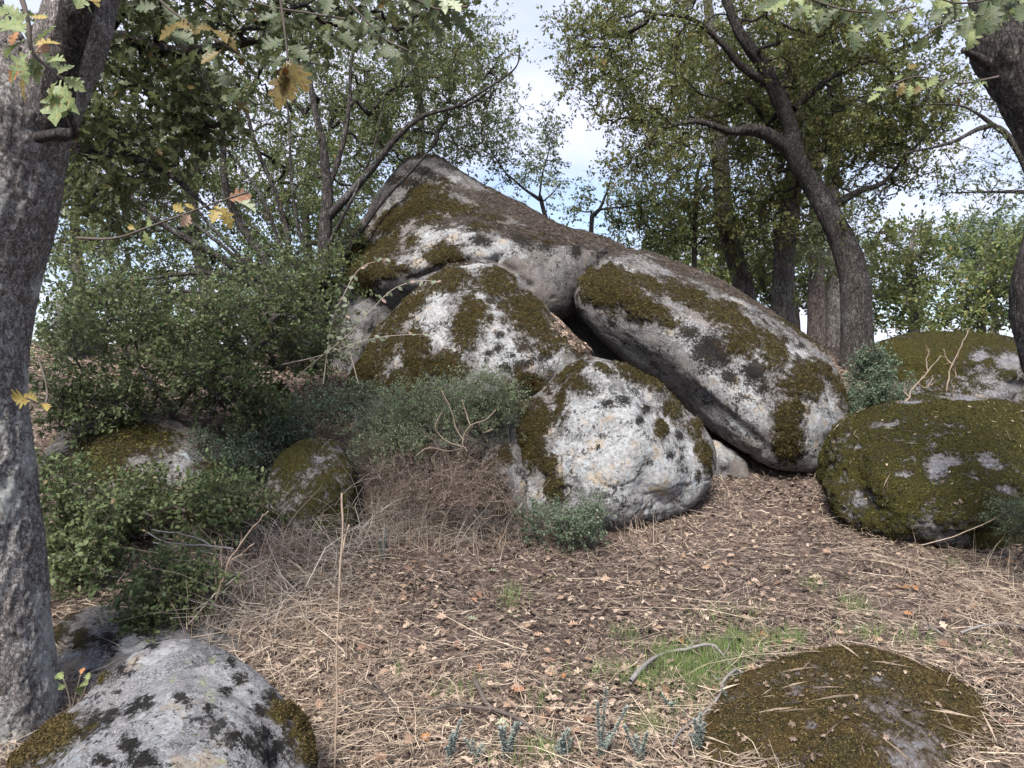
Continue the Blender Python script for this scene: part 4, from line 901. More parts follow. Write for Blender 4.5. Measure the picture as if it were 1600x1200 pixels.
# multi-stemmed small tree left of the capstone
tree('multi-stemmed small tree with dark bare limbs fanning out, left of the capstone', 'small_tree', 'tree', gbase(500, 9.5),
    [[(500,gp(500,9.5),8.6,.10),(498,500,8.6,.10),(505,430,8.6,.09),(508,360,8.6,.085),(512,300,8.6,.07),(505,230,8.6,.05),(490,160,8.6,.04),(482,90,8.6,.03),(500,20,8.6,.02)],
     [(508,345,8.6,.06),(540,310,8.5,.055),(580,265,8.4,.05),(620,215,8.3,.04),(660,182,8.3,.03),(715,165,8.3,.022),(765,135,8.3,.017),(806,105,8.3,.012),(812,70,8.3,.007)],
     [(500,470,8.6,.07),(440,440,8.5,.065),(400,385,8.4,.06),(370,340,8.4,.055),(350,280,8.3,.045),(348,210,8.3,.035),(330,150,8.2,.025),(290,80,8.2,.018)],
     [(470,490,8.6,.065),(400,440,8.3,.06),(340,400,8.1,.05),(270,360,7.9,.04),(215,320,7.8,.028),(170,250,7.8,.018)],
     [(480,480,8.5,.05),(420,455,8.2,.045),(350,430,8.0,.035),(290,428,7.9,.025),(200,440,7.8,.015)],
     [(440,440,8.5,.05),(450,380,8.6,.042),(430,300,8.6,.035),(400,230,8.6,.028),(380,160,8.6,.022),(340,90,8.6,.015)],
     [(480,500,8.4,.035),(410,440,8.2,.03),(330,370,8.0,.022),(240,310,7.9,.014),(150,280,7.8,.008)],
     [(490,470,8.5,.03),(445,400,8.4,.026),(410,310,8.3,.02),(350,230,8.2,.014),(300,190,8.1,.008)],
     [(500,450,8.6,.03),(470,370,8.5,.026),(455,280,8.5,.02),(452,190,8.5,.014),(440,110,8.5,.009)],
     [(470,510,8.3,.028),(380,470,8.0,.024),(280,455,7.8,.018),(190,470,7.6,.011),(120,500,7.5,.007)],
     [(505,400,8.6,.03),(535,340,8.5,.024),(560,290,8.4,.018),(590,210,8.4,.012),(600,150,8.4,.008)],
     [(475,505,8.4,.03),(395,420,8.2,.026),(310,330,8.0,.018),(260,230,7.9,.012),(240,150,7.9,.008)],
     [(510,300,8.6,.045),(532,240,8.7,.035),(545,170,8.8,.028),(550,90,8.8,.02),(570,20,8.8,.014)],
     [(530,410,8.8,.05),(570,350,8.9,.045),(600,310,9.0,.035),(640,270,9.1,.022),(680,225,9.2,.014)]],
    [(330,260,8.3,130,130,1.2,130),(520,150,8.8,150,140,1.1,130),(680,90,8.6,110,100,.9,80),(460,330,8.5,90,90,.9,50),(230,400,7.9,110,80,.9,70),(620,190,8.8,90,70,.7,30),(150,300,8.0,90,110,.8,50),(540,380,8.3,40,40,.4,14),(740,130,8.6,60,50,.5,16),(505,425,7.7,50,28,.3,22),(560,470,7.9,26,24,.2,8)],  # lowest clumps added before the undercut rock to keep it in shade
    m=6, L=13, leaf=0.052, tmpl=LEAF2, mat=green_mid, bark=darkbark, seed=17, twig=0.30, rtip=0.0045, maxr=0.05, limbs='stem', wig=0.12, dY=0.9, bdY=0.7)
tree('slender broad-leaved tree behind the multi-stemmed one, filling the upper left', 'broadleaf_tree', 'tree', gbase(330, 12.5),
    [[(330,gp(330,12.5),12.5,.13),(320,440,12.5,.12),(300,330,12.5,.10),(310,200,12.5,.08),(290,80,12.5,.06),(300,-60,12.5,.04)],
     [(305,300,12.5,.06),(230,220,12.4,.05),(160,130,12.2,.03)],[(308,250,12.5,.06),(380,160,12.6,.045),(430,60,12.6,.03)]],
    [(300,120,12.5,220,160,2,150),(160,260,12.2,110,120,1.2,60),(460,40,12.5,130,110,1.4,50),(250,330,12.4,110,70,1.2,30)],
    m=6, L=11, leaf=0.075, mat=green_oak, bark=oakbark, seed=27, twig=0.42, rtip=0.006, group='trees behind the boulders')
tree('pale thin-crowned tree rising behind the left end of the capstone', 'broadleaf_tree', 'tree', gbase(640, 14),
    [[(650,gp(650,14),14,.10),(655,300,14,.09),(658,200,14,.07),(650,100,14,.05),(640,10,14,.04),(640,-80,14,.03)]],
    [(620,110,14,150,130,1.8,110),(720,60,14,110,90,1.5,50),(590,240,14,70,60,1,18)],
    m=6, L=11, leaf=0.075, mat=green_yel, bark=oakbark, seed=37, twig=0.45, rtip=0.006, group='trees behind the boulders', maxr=.05)
tree('light airy sapling leaning out over the ridge of the capstone', 'sapling', 'tree', gbase(900, 12.5),
    [[(905,gp(905,12.5),12.5,.045),(850,330,11.6,.035),(842,312,11.5,.03),(820,296,11.5,.02),(790,270,11.5,.014)],
     [(842,312,11.5,.018),(848,270,11.5,.014),(858,230,11.5,.009),(850,190,11.5,.006)],[(845,318,11.5,.012),(865,300,11.5,.01),(876,285,11.5,.006)],[(800,285,11.5,.014),(770,240,11.5,.012),(745,200,11.5,.009)]],
    [(780,235,11.5,80,60,.8,46),(730,200,11.5,60,40,.6,26),(850,215,11.5,40,45,.5,16),(850,285,11.5,32,28,.4,10),(700,240,11.8,40,35,.5,14),(800,170,11.5,40,22,.4,8)],
    m=5, L=11, leaf=0.058, mat=green_juniper, bark=darkbark, seed=47, twig=0.34, rtip=0.004, maxr=.02, flare=0)

# the big oak to the right and its neighbours
tree('big leaning oak with dark speckled trunk and dense crown, growing behind the slab boulder', 'oak_tree', 'tree', gbase(1345, 11.0),
    [[(1348,gp(1345,11)+14,11,.34),(1342,560,11,.26),(1339,500,11,.228),(1336,440,11,.218),(1322,390,11,.195),(1298,340,11,.168),(1270,290,11,.155),(1245,250,10.9,.14),(1235,200,10.8,.12),(1215,150,10.7,.11),(1190,100,10.6,.09),(1155,50,10.5,.075),(1130,-20,10.4,.06),(1110,-120,10.3,.05)],
     [(1245,250,10.9,.11),(1215,220,10.8,.10),(1180,203,10.7,.09),(1140,205,10.6,.055),(1090,190,10.5,.035),(1030,200,10.5,.02)],
     [(1236,200,10.8,.08),(1225,150,11,.07),(1240,80,11.2,.06),(1270,0,11.3,.05),(1290,-100,11.4,.04)],
     [(1195,130,10.7,.07),(1155,100,10.5,.055),(1130,70,10.4,.045),(1080,30,10.3,.03),(1010,20,10.2,.02)],
     [(1290,330,11,.08),(1340,300,11,.05),(1380,285,11,.035),(1420,240,11,.025),(1470,190,11,.015)],
     [(1240,170,10.8,.06),(1300,120,10.8,.045),(1370,90,10.7,.035),(1450,60,10.6,.02)]],
    [(1130,80,11.4,190,150,1.5,190),(1290,120,11.6,170,150,1.4,200),(1380,250,10.8,110,110,1.2,110),(980,110,10.5,110,100,1.1,80),(1010,230,10.6,80,70,.8,36),(1200,300,11.4,110,70,1,60),(1380,340,11,70,60,.8,30),(1420,130,10.6,90,90,1.,60),(930,40,10.5,70,60,.8,26),(1300,0,10,230,80,1.5,80),(1180,180,11.8,120,110,1.0,50),(1330,170,11.5,130,110,1.1,60)],
    m=7, L=13, leaf=0.060, tmpl=LEAF2, mat=green_oak, bark=darkbark, seed=57, twig=0.36, rtip=0.005, maxr=.07, group='trees behind the boulders', thin=0.22)
tree('straight grey oak trunk standing left of the big leaning oak, behind the slab', 'oak_tree', 'tree', gbase(1170, 14),
    [[(1175,gp(1170,14),14,.22),(1162,450,14,.195),(1145,390,14,.185),(1130,320,14,.175),(1125,240,14,.16),(1118,180,14,.14),(1115,80,14,.10),(1100,-40,14,.07)],
     [(1126,230,14,.07),(1090,160,14,.05),(1040,100,14,.03)]],
    [(1100,300,14,150,90,1.4,90),(1050,350,14,90,60,1,30),(1130,130,14.3,170,120,1.5,90)],
    m=6, L=11, leaf=0.08, mat=green_oak, bark=oakbark, seed=67, twig=0.45, rtip=0.006, group='trees behind the boulders', flare=.05)
tree('forked grey tree trunk between the straight oak and the big leaning oak', 'oak_tree', 'tree', gbase(1222, 13),
    [[(1224,gp(1222,13),13,.20),(1222,470,13,.19),(1226,400,13,.18),(1234,330,13,.175),(1240,270,13,.15),(1250,180,13,.10),(1250,60,13,.07)],
     [(1226,420,13,.07),(1212,370,13,.06),(1222,330,13.1,.04),(1200,270,13.1,.03)]],
    [(1250,300,13.5,90,80,1.2,40),(1190,380,13.5,80,60,1,30),(1290,410,13.6,60,40,.8,14)],
    m=6, L=11, leaf=0.075, mat=green_oak, bark=oakbark, seed=77, twig=0.42, rtip=0.006, group='trees behind the boulders', flare=.04)
tree('reddish-barked pine trunk seen low between the oak trunks on the right', 'pine_tree', 'tree', gbase(1276, 17),
    [[(1276,gp(1276,17),17,.24),(1276,480,17,.20),(1276,400,17,.18),(1275,300,17,.16),(1262,150,17,.15),(1260,-50,17,.1)]],
    [(1270,200,17,120,120,2,40),(1272,370,16.2,50,50,.7,26)], m=5, L=12, leaf=0.12, tmpl=SLIM2, mat=needle_leaf, bark=pinebark, seed=87, twig=0.5, rtip=0.008, group='trees behind the boulders', flare=.02)
tree('thin dark bare stem rising above the slab, right of the capstone tail', 'sapling', 'tree', gbase(1088, 13.5),
    [[(1088,gp(1088,13.5),13.5,.055),(1085,400,13.5,.05),(1087,330,13.5,.045),(1090,270,13.5,.035),(1100,240,13.5,.025)]],
    [(1050,370,13.6,60,45,.8,20),(1000,350,13.6,50,40,.6,14)], m=5, L=12, leaf=0.07, mat=green_yel, bark=darkbark, seed=97, twig=0.35, rtip=0.005, maxr=.03, flare=0)
tree('small crooked sapling standing behind the tail of the capstone', 'sapling', 'tree', gbase(925, 12.6),
    [[(922,gp(925,12.6),12.6,.05),(924,358,12.4,.042),(930,335,12.4,.038),(938,325,12.4,.03),(948,300,12.4,.016),(955,278,12.4,.009)],
     [(936,328,12.4,.022),(955,325,12.4,.018),(985,322,12.4,.014),(1010,315,12.4,.009)]],
    [(905,315,12.4,18,18,.3,8),(1000,310,12.4,45,30,.5,16),(1020,370,12.6,60,40,.7,20),(975,350,12.6,36,20,.4,8)], m=5, L=12, leaf=0.062, mat=green_yel, bark=darkbark, seed=107, twig=0.30, rtip=0.004, maxr=.02, flare=0)
for lab, px, Y, blobs, sd, mt, lf, nm, tm in [
    ('yellowing tree seen over the far right boulder, beside the big oak trunk', 1425, 20, [(1425,410,20,60,70,2,56),(1400,480,20,60,40,1.6,30)], 111, green_yel, .13, 'broadleaf_tree', LEAF2),
    ('pale yellow-green tree low on the right, next to the dark right trunk', 1530, 24, [(1535,440,24,60,60,2.4,60),(1500,490,24,60,35,2,34)], 113, green_yel, .15, 'broadleaf_tree', LEAF2),
    ('soft-crowned pine rising furthest to the right under the blue gap', 1550, 28, [(1545,375,28,50,38,2,60),(1580,400,28,40,40,2,30)], 115, needle_leaf, .2, 'pine_tree', SLIM2),
    ('bright green distant tree glimpsed behind the slab at the middle right', 1060, 26, [(1080,400,26,90,60,3,70),(1150,440,26,70,50,2.5,50)], 117, green_yel, .16, 'broadleaf_tree', LEAF2),
    ('distant tree filling the gap between the grey trunks and the big oak', 1240, 24, [(1240,430,24,90,60,2.5,70),(1190,360,24,60,60,2.5,40),(1310,440,24,60,60,2.5,40)], 119, green_mid, .15, 'broadleaf_tree', LEAF2),
    ('distant bushy tree behind the thicket at the left, low against the white sky', 260, 20, [(300,470,20,120,50,2.5,80),(200,530,20,120,35,2.5,60),(420,450,20,80,60,2,50)], 121, green_mid, .12, 'broadleaf_tree', LEAF2),
    ('far tree directly behind the left oak trunk', 120, 16, [(110,350,16,70,140,1.6,80),(120,190,16,80,90,1.6,50)], 123, green_mid, .10, 'broadleaf_tree', LEAF2),
    ('distant tree behind the multi-stemmed tree and the capstone shoulder', 480, 18, [(480,330,18,120,110,2.5,110),(560,230,18,80,90,2,50)], 125, green_mid, .11, 'broadleaf_tree', LEAF2),
    ('distant tree on the right edge behind the dark curving trunk', 1660, 22, [(1660,380,22,90,100,3,60),(1640,500,22,90,30,2,30)], 127, green_mid, .14, 'broadleaf_tree', LEAF2)]:
    bl = blobs[0]
    tree(lab, nm, 'tree', gbase(px, Y), [[(px,gp(px,Y),Y,.17),(px+4,(gp(px,Y)+bl[1])/2,Y,.14),(px-3,bl[1],Y,.09),(px+3,bl[1]-bl[4]*.8,Y,.04)]], blobs,
         m=6, L=13, leaf=lf, tmpl=tm, mat=mt, bark=oakbark, seed=sd, twig=lf*4.2, rtip=.009, maxr=.08, group='distant trees', flare=0, sides=4)
tree('taller leafy oak filling the sky behind the big leaning oak', 'oak_tree', 'tree', gbase(1300, 17),
    [[(1300,gp(1300,17),17,.2),(1305,430,17,.18),(1300,300,17,.15),(1310,150,17,.1),(1300,20,17,.06)]],
    [(1250,130,17,190,140,2.5,130),(1390,200,17,80,110,2,50),(1060,150,17,110,150,2,60)],
    m=6, L=13, leaf=0.10, mat=green_oak, bark=oakbark, seed=141, twig=.5, rtip=.007, group='trees behind the boulders', flare=.02)
# bare twigs against the blue gap on the right
tree('thin bare-twigged branches of a dead tree crossing the blue gap on the right', 'dead_tree', 'tree', gbase(1640, 9),
    [[(1660,gp(1640,9),9,.09),(1650,420,9,.07),(1620,300,9,.05),(1560,200,9,.035),(1480,225,9,.02),(1410,240,9,.008)],
     [(1620,300,9,.03),(1540,300,9,.014),(1460,302,9,.006)],[(1560,200,9,.03),(1500,165,9,.015),(1420,165,9,.006)]],
    [(1560,250,9,60,50,.6,34),(1520,300,9,70,30,.5,26),(1580,150,9,50,50,.6,14)], m=6, L=2, leaf=.05, mat=green_mid, bark=darkbark, seed=131, twig=.2, rtip=.003, maxr=.02, flare=0)
# ---------------------------------------------------------------- shrubs and undergrowth
tree('dark evergreen thicket spreading over the left bank above the mossy boulder', 'evergreen_shrub', 'shrub', gbase(290, 6.9),
    [[(285,gp(285,6.9),6.9,.045),(262,690,6.85,.04),(265,640,6.8,.032),(230,590,6.8,.022),(190,540,6.8,.014)],
     [(265,650,6.8,.03),(310,600,6.9,.024),(380,560,7.1,.016),(430,520,7.2,.01)],[(262,680,6.85,.028),(180,690,6.6,.022),(110,720,6.3,.016),(60,745,6.1,.01)],
     [(264,700,6.85,.025),(300,680,6.7,.02),(330,645,6.6,.015),(345,620,6.5,.009)]],
    [(230,520,6.8,150,85,.8,150),(400,500,7.3,110,65,.7,90),(330,590,6.7,120,50,.6,90),(400,630,6.9,70,40,.5,40),(220,640,6.5,110,35,.5,44),(490,520,8.2,50,50,.35,40),(450,560,7.8,60,35,.35,30),(120,560,6.2,60,85,.5,60),(150,640,6.2,70,40,.4,26),(470,480,7.6,60,50,.5,36),(420,430,7.8,90,50,.6,40),(130,470,6.8,60,60,.5,30),(330,650,6.4,60,30,.3,14)],  # clumps beside the hollow added to shade the undercut rock behind them
    m=6, L=11, leaf=0.043, tmpl=OVAL, mat=green_dark, bark=oakbark, seed=201, thin=.25, tf=2.2, twig=0.26, rtip=.0035, maxr=.03, flare=0, group='evergreen shrubs on the left bank', limbs='stem')
tree('low evergreen shrub between the left trunk and the dry grass, below the mossy boulder', 'evergreen_shrub', 'shrub', gbase(190, 5.0), [],
    [(150,830,4.9,95,60,.4,80),(260,780,5.2,115,45,.4,64),(100,760,5.0,50,40,.3,30),(350,800,5.3,60,30,.35,44),(120,880,4.6,60,40,.3,30),(250,850,4.8,70,25,.3,26)],
    m=6, L=12, leaf=0.038, tmpl=OVAL, mat=green_dark, bark=twigbark, seed=203, thin=.15, tf=2.8, twig=0.20, rtip=.0025, maxr=.015, group='evergreen shrubs on the left bank')
tree('small evergreen shrub trailing over the flat grey rock at the lower left', 'evergreen_shrub', 'shrub', gbase(275, 4.35), [],
    [(270,920,4.3,60,45,.25,52),(230,970,4.1,35,20,.2,18),(340,910,4.4,40,40,.25,26),(300,870,4.5,60,25,.25,22)],
    m=5, L=12, leaf=0.033, tmpl=OVAL, mat=green_dark, bark=twigbark, seed=205, thin=.15, tf=3.2, twig=0.17, rtip=.002, maxr=.01, group='evergreen shrubs on the left bank')
tree('pale green feathery bush at the foot of the tall split boulder', 'juniper_bush', 'shrub', gbase(690, 7.1), [],
    [(690,640,6.95,100,42,.5,110),(760,615,7.1,55,32,.35,44),(600,690,6.6,60,30,.35,46),(640,670,6.8,60,40,.3,40),(770,650,7.0,50,30,.3,26)],
    m=8, L=18, leaf=0.029, tmpl=SLIM2, mat=green_juniper, bark=twigbark, seed=211, thin=.2, tf=3, twig=0.20, rtip=.0025, maxr=.012, group='bushes at the foot of the pile', updir=.9)
tree('darker small-leaved bush on the bank left of the feathery one', 'box_bush', 'shrub', gbase(480, 7.3), [],
    [(440,660,7.1,60,35,.4,60),(330,700,6.5,50,30,.35,30),(400,710,6.7,45,45,.35,46),(520,640,7.4,55,25,.3,34),(370,745,6.4,30,28,.3,24),(580,620,7.5,45,22,.3,26)],
    m=7, L=16, leaf=0.026, tmpl=LEAF2, mat=green_blue, bark=twigbark, seed=213, thin=.2, tf=3, twig=0.19, rtip=.0025, maxr=.012, group='bushes at the foot of the pile')
tree('small green bush against the lower left of the front pale boulder', 'box_bush', 'shrub', gbase(870, 6.25), [],
    [(850,812,6.15,46,30,.22,40),(925,812,6.1,42,26,.2,34),(880,835,6.0,50,18,.2,20)],
    m=7, L=16, leaf=0.024, tmpl=LEAF2, mat=green_blue, bark=twigbark, seed=215, thin=.2, tf=3.5, twig=0.17, rtip=.002, maxr=.01, group='bushes at the foot of the pile')
tree('blue-green bush growing between the slab and the big oak trunk', 'box_bush', 'shrub', gbase(1362, 8.9), [],
    [(1368,585,8.8,34,42,.25,50),(1350,635,8.7,36,26,.22,34),(1390,620,8.6,30,24,.2,22)],
    m=7, L=16, leaf=0.032, tmpl=LEAF2, mat=green_blue, bark=twigbark, seed=217, twig=0.17, rtip=.0025, maxr=.012, group='bushes at the foot of the pile')
tree('feathery sprig at the right edge in front of the domed boulder', 'box_bush', 'shrub', gbase(1590, 5.55), [],
    [(1588,805,5.5,30,18,.2,24),(1600,830,5.5,25,18,.2,12)], m=6, L=12, leaf=0.026, tmpl=SLIM2, mat=green_juniper, bark=twigbark, seed=219, twig=0.14, rtip=.002, maxr=.008, group='bushes at the foot of the pile')
tree('leaf-bare brown twiggy bush on the bank under the feathery green one', 'dead_bush', 'shrub', gbase(700, 6.35), [],
    [(690,760,6.25,90,50,.35,120),(770,770,6.2,45,50,.3,40),(620,750,6.3,50,40,.3,30),(700,700,6.3,50,24,.3,20)],
    m=8, L=1, leaf=0.018, tmpl=LEAF2, mat=leaf_material('withered_leaf', [(0, (0.11, 0.082, 0.075)), (1, (0.32, 0.25, 0.21))], 0.1, .8, .1), bark=M('brownish_twig').surf((0.15, 0.115, 0.095), .9, None, .2), seed=221, thin=.2, tf=3, twig=0.24, rtip=.003, maxr=.012)

# briar with separate leaves hanging in front of the dark hollow
def briar():
    b = gbase(470, 7.6); t = empty('briar', b, 'arching briar with pale green and pink leaves before the dark hollow', 'climbing plant')
    r = np.random.default_rng(8); Y = 7.3
    for path in ([(430,620),(480,575),(544,523),(578,486),(616,451),(656,439),(690,441)], [(505,600),(512,545),(520,500),(534,467),(562,420),(603,404)], [(440,570),(500,556),(560,535),(610,525),(668,522)], [(560,600),(545,540),(540,500),(545,470)]):
        c = [P(a, b_, Y+0.1*math.sin(i*1.7)) for i, (a, b_) in enumerate(path)]
        V, F, pts, _ = stem_mesh(c, np.linspace(.006, .0025, len(c)), 8*len(c), 5, .05, .0005, 0, 3, 20)
        st = obj('stem', V, F, palebark, parent=t); st['_o'] = t['_o']
        for k in range(8, len(pts), 3):
            for s in (-1, 1):
                if r.random() < .25: continue
                kind = 'sagegreen' if r.random() < .8 else 'pinkish'
                d = unit(np.array([[s*.7+r.normal(0, .3), r.normal(0, .3), r.normal(-.2, .6)]]))[0]
                key = ('oval', kind)
                if key not in _leafdata:
                    xs = [0, .18, .45, .75, 1.0]; ws = [.02, .2, .29, .2, .01]; V_ = []; F_ = []
                    for x, w in zip(xs, ws): V_ += [(x, -w, .12*w-.1*x*x), (x, 0, -.1*x*x), (x, w, .12*w-.1*x*x)]
                    for i in range(4): a = i*3; F_ += [(a, a+1, a+4, a+3), (a+1, a+2, a+5, a+4)]
                    _leafdata[key] = mesh_data('oval_leaf', np.array(V_), np.array(F_), near_leaf_mat(kind))
                R = frames(d[None], np.array([[r.normal(0, .4), -1, .5]]))[0]
                o = bpy.data.objects.new('leaf', _leafdata[key]); COL.objects.link(o); o.parent = st
                q = pts[k]-np.array(t['_o']); sz = r.uniform(.05, .075)
                o.matrix_local = Matrix.Translation(q)@Matrix([[R[0][i], R[1][i], R[2][i]] for i in range(3)]).to_4x4()@Matrix.Diagonal((sz, sz, sz, 1))
    return t
briar()

# ---------------------------------------------------------------- dry grass, twigs and leaf litter
straw = leaf_material('dry_straw', [(0, (0.13, 0.095, 0.075)), (0.4, (0.30, 0.23, 0.175)), (0.75, (0.46, 0.37, 0.275)), (1, (0.62, 0.52, 0.40))], 0.15, 0.6, 0.3)
greystem = leaf_material('grey_dry_stem', [(0, (0.11, 0.09, 0.08)), (0.6, (0.24, 0.205, 0.175)), (1, (0.42, 0.38, 0.33))], 0.1, 0.8, 0.2)
litter_m = leaf_material('brown_leaf_litter', [(0, (0.040, 0.030, 0.025)), (0.4, (0.13, 0.095, 0.075)), (0.75, (0.27, 0.20, 0.155)), (1, (0.47, 0.365, 0.28))], 0.1, 0.75, 0.2)
grass_m = leaf_material('fresh_grass', [(0, (0.09, 0.14, 0.045)), (1, (0.23, 0.31, 0.11))], 0.35, 0.5, 0.3)
def spread_points(n, r, y0=2.0, y1=12.5, x0=-80, x1=1680, pw=1.0):
    u = r.random(n)
    if pw == 1.0: Y = y0*(y1/y0)**u
    else: Y = (y0**(1-pw)+(y1**(1-pw)-y0**(1-pw))*u)**(1/(1-pw))
    px = r.uniform(x0, x1, n); X = (px-800)/FPX*Y
    return X, Y, px
def LZ(x, y): return np.concatenate([land(x[i:i+20000], y[i:i+20000]) for i in range(0, len(x), 20000)])
def lying(n, seed, lo, hi, w, curl, lift, mask=None, region=None, pw=1.0, up=0.0, y1=12.5):
    """Stalks lying on the ground, bent a little and crossing one another."""
    r = np.random.default_rng(seed)
    if region is None: X, Y, _ = spread_points(n, r, pw=pw, y1=y1)
    else:
        X, Y = [], []
        for (px, py, rx, ry, k) in region:
            c = ground_at(px, py); w_ = c[1]/FPX; tt = r.uniform(0, 2*np.pi, k); q = np.sqrt(r.random(k))
            deep = min(ry*w_*c[1]/EYE*1.1, 1.2)
            X.append(c[0]+np.cos(tt)*q*rx*w_); Y.append(c[1]+np.sin(tt)*q*deep)
        X = np.concatenate(X); Y = np.concatenate(Y)
    if mask is not None: keep = mask(X, Y, r); X, Y = X[keep], Y[keep]
    n = len(X); K = 3
    a = r.uniform(0, 2*np.pi, n); L = r.uniform(lo, hi, n)*np.clip(r.lognormal(0, .35, n), .4, 2)
    bend = r.normal(0, curl, n); el = np.abs(r.normal(0, up, n)) if up else np.zeros(n)
    px, py = [X], [Y]; ang = a.copy()
    for k in range(K):
        ang = ang+bend/K*2+r.normal(0, .12, n); px.append(px[-1]+np.cos(ang)*L/K*np.cos(el)); py.append(py[-1]+np.sin(ang)*L/K*np.cos(el))
    PX = np.stack(px, 1); PY = np.stack(py, 1)
    Z = LZ(PX.ravel(), PY.ravel()).reshape(PX.shape)+0.012+r.random((n, 1))*lift+r.normal(0, .006, PX.shape)
    Z += np.cumsum(np.r_['1', np.zeros((n, 1)), np.repeat((np.sin(el)*L/K)[:, None], K, 1)*np.linspace(1.3, .3, K)], 1)
    pts = np.stack([PX, PY, Z], -1)
    side = unit(np.stack([-np.sin(a), np.cos(a), r.normal(0, .8, n)], -1))
    wd = w*r.uniform(.5, 1.4, (n, 1))*np.array([[1, 1, .8, .35]])*np.maximum(1, PY[:, :1]/5.0)
    V, F = ribbon(pts, wd/2, side)
    return V, F, np.repeat(r.random(n), (K+1)*2)
def strawmask(X, Y, r):
    q = np.c_[X, Y, np.zeros(len(X))]; v = fbm(q, 0.8, 3, 301)+0.35*fbm(q, 3, 2, 302)
    px = X/Y*FPX+800
    v = v+0.25*(px > 1350)*(Y < 5.5)+0.25*((px > 330) & (px < 640) & (Y < 5.5))-0.5*((px > 1120) & (px < 1330) & (Y > 5.0))-0.15*((px > 800) & (px < 1300) & (Y > 4.8))-.3*(px < 330)*(Y > 4)
    return r.random(len(X)) < np.clip(0.62+1.0*v, 0.22, 1)
V, F, T = join([lying(54000, 310, .05, .19, .0029, .8, .045, strawmask), lying(9000, 311, .22, .55, .0028, .6, .05, strawmask, up=.05), lying(18000, 312, .05, .16, .0024, 1.3, .03, strawmask, up=.5), lying(16000, 313, .03, .10, .004, .9, .02, None, pw=.5)])
tag(obj('dry_straw', V, F, straw, attrs=dict(tint=T), smooth=False), 'pale dry straw and needles scattered over the clearing', kind='stuff')
V, F, T = join([lying(0, 320, .25, .6, .004, 1.1, .12, None, [(450,900,120,70,520),(520,850,60,30,150),(420,960,60,30,160)], up=.35)])
tag(obj('tangled_dry_stems', V, F, greystem, attrs=dict(tint=T), smooth=False), 'grey tangled dead stems on the left of the clearing', kind='stuff')
# litter
def litter(n, seed, smin, smax, tm, pw=1.0, flat=1.0, y1=12.5):
    r = np.random.default_rng(seed); X, Y, _ = spread_points(n, r, pw=pw, y1=y1)
    dr = fbm(np.c_[X, Y, np.zeros(n)], 1.7, 3, 345); keep = r.random(n) < np.clip(.75+1.6*dr, .18, 1); X, Y = X[keep], Y[keep]; n = len(X)
    Z = LZ(X, Y)+r.random(n)*0.030+.006
    d = unit(np.stack([r.normal(size=n), r.normal(size=n), r.normal(0, .25, n)], -1)); up = unit(np.array([0, 0, flat])+r.normal(0, .42, (n, 3)))
    s = r.uniform(smin, smax, n)*np.clip(Y/7, .9, 1.4)
    V, F = stamp(tm[0]*np.array([1, 1, 2.2]), tm[1], np.stack([X, Y, Z], -1), d, up, s)
    q = np.c_[X, Y, Z]; t = np.clip(.47+.3*fbm(q, 1.2, 3, 330)+r.normal(0, .30, n), 0, 1)
    return V, F, np.repeat(t, len(tm[0]))
V, F, T = join([litter(21000, 331, .035, .080, LOBE3, .7), litter(32000, 332, .012, .04, LEAF2, .6), litter(9000, 333, .02, .05, OVAL, .7)])
tag(obj('leaf_litter', V, F, litter_m, attrs=dict(tint=T), smooth=False), 'brown fallen leaf litter covering the clearing', kind='stuff')
# the fallen leaves that show singly
r = np.random.default_rng(340)
ground['_o'] = [0, 0, 0]
kinds = ['tan', 'brown', 'tan', 'brown', 'brown', 'tan', 'tan', 'rust']
listed = [(735,943,'orange'),(800,1085,'orange'),(700,975,'tan'),(705,1020,'tan'),(655,1100,'orange'),(728,975,'palegreen'),(670,1005,'palegreen'),(1020,910,'palegreen'),(905,985,'tan'),(908,1092,'tan'),(803,1053,'tan'),(850,1118,'orange'),(1205,1150,'orange'),(1190,1060,'tan'),(912,1140,'rust'),(590,1035,'tan'),(755,1060,'orange'),(985,1050,'orange'),(770,1140,'palegreen'),(1310,985,'palegreen'),(1350,990,'palegreen'),(1455,990,'tan'),(760,900,'palegreen'),(850,1000,'tan'),(835,1010,'palegreen'),(1180,970,'tan'),(1095,895,'tan'),(1520,950,'tan'),(1590,1140,'orange'),(1515,1060,'tan'),(712,1128,'tan')]
for i in range(270):
    if i < len(listed): px, py, kind = listed[i]; c = ground_at(px, py); x, y = c[0], c[1]
    else:
        y = 2.5*(6.5/2.5)**(r.random()**1.3); px = r.uniform(330, 1600); x = (px-800)/FPX*y; kind = kinds[int(r.integers(0, 8))]
    z = land1(x, y)+.032
    a = r.uniform(0, 6.28)
    put_leaf(ground, (x, y, z), (math.cos(a), math.sin(a), r.normal(0, .15)), (r.normal(0, .3), -.25+r.normal(0, .3), 1), r.uniform(.055, .095), kind, int(r.integers(0, 12)), 'fallen_leaf')

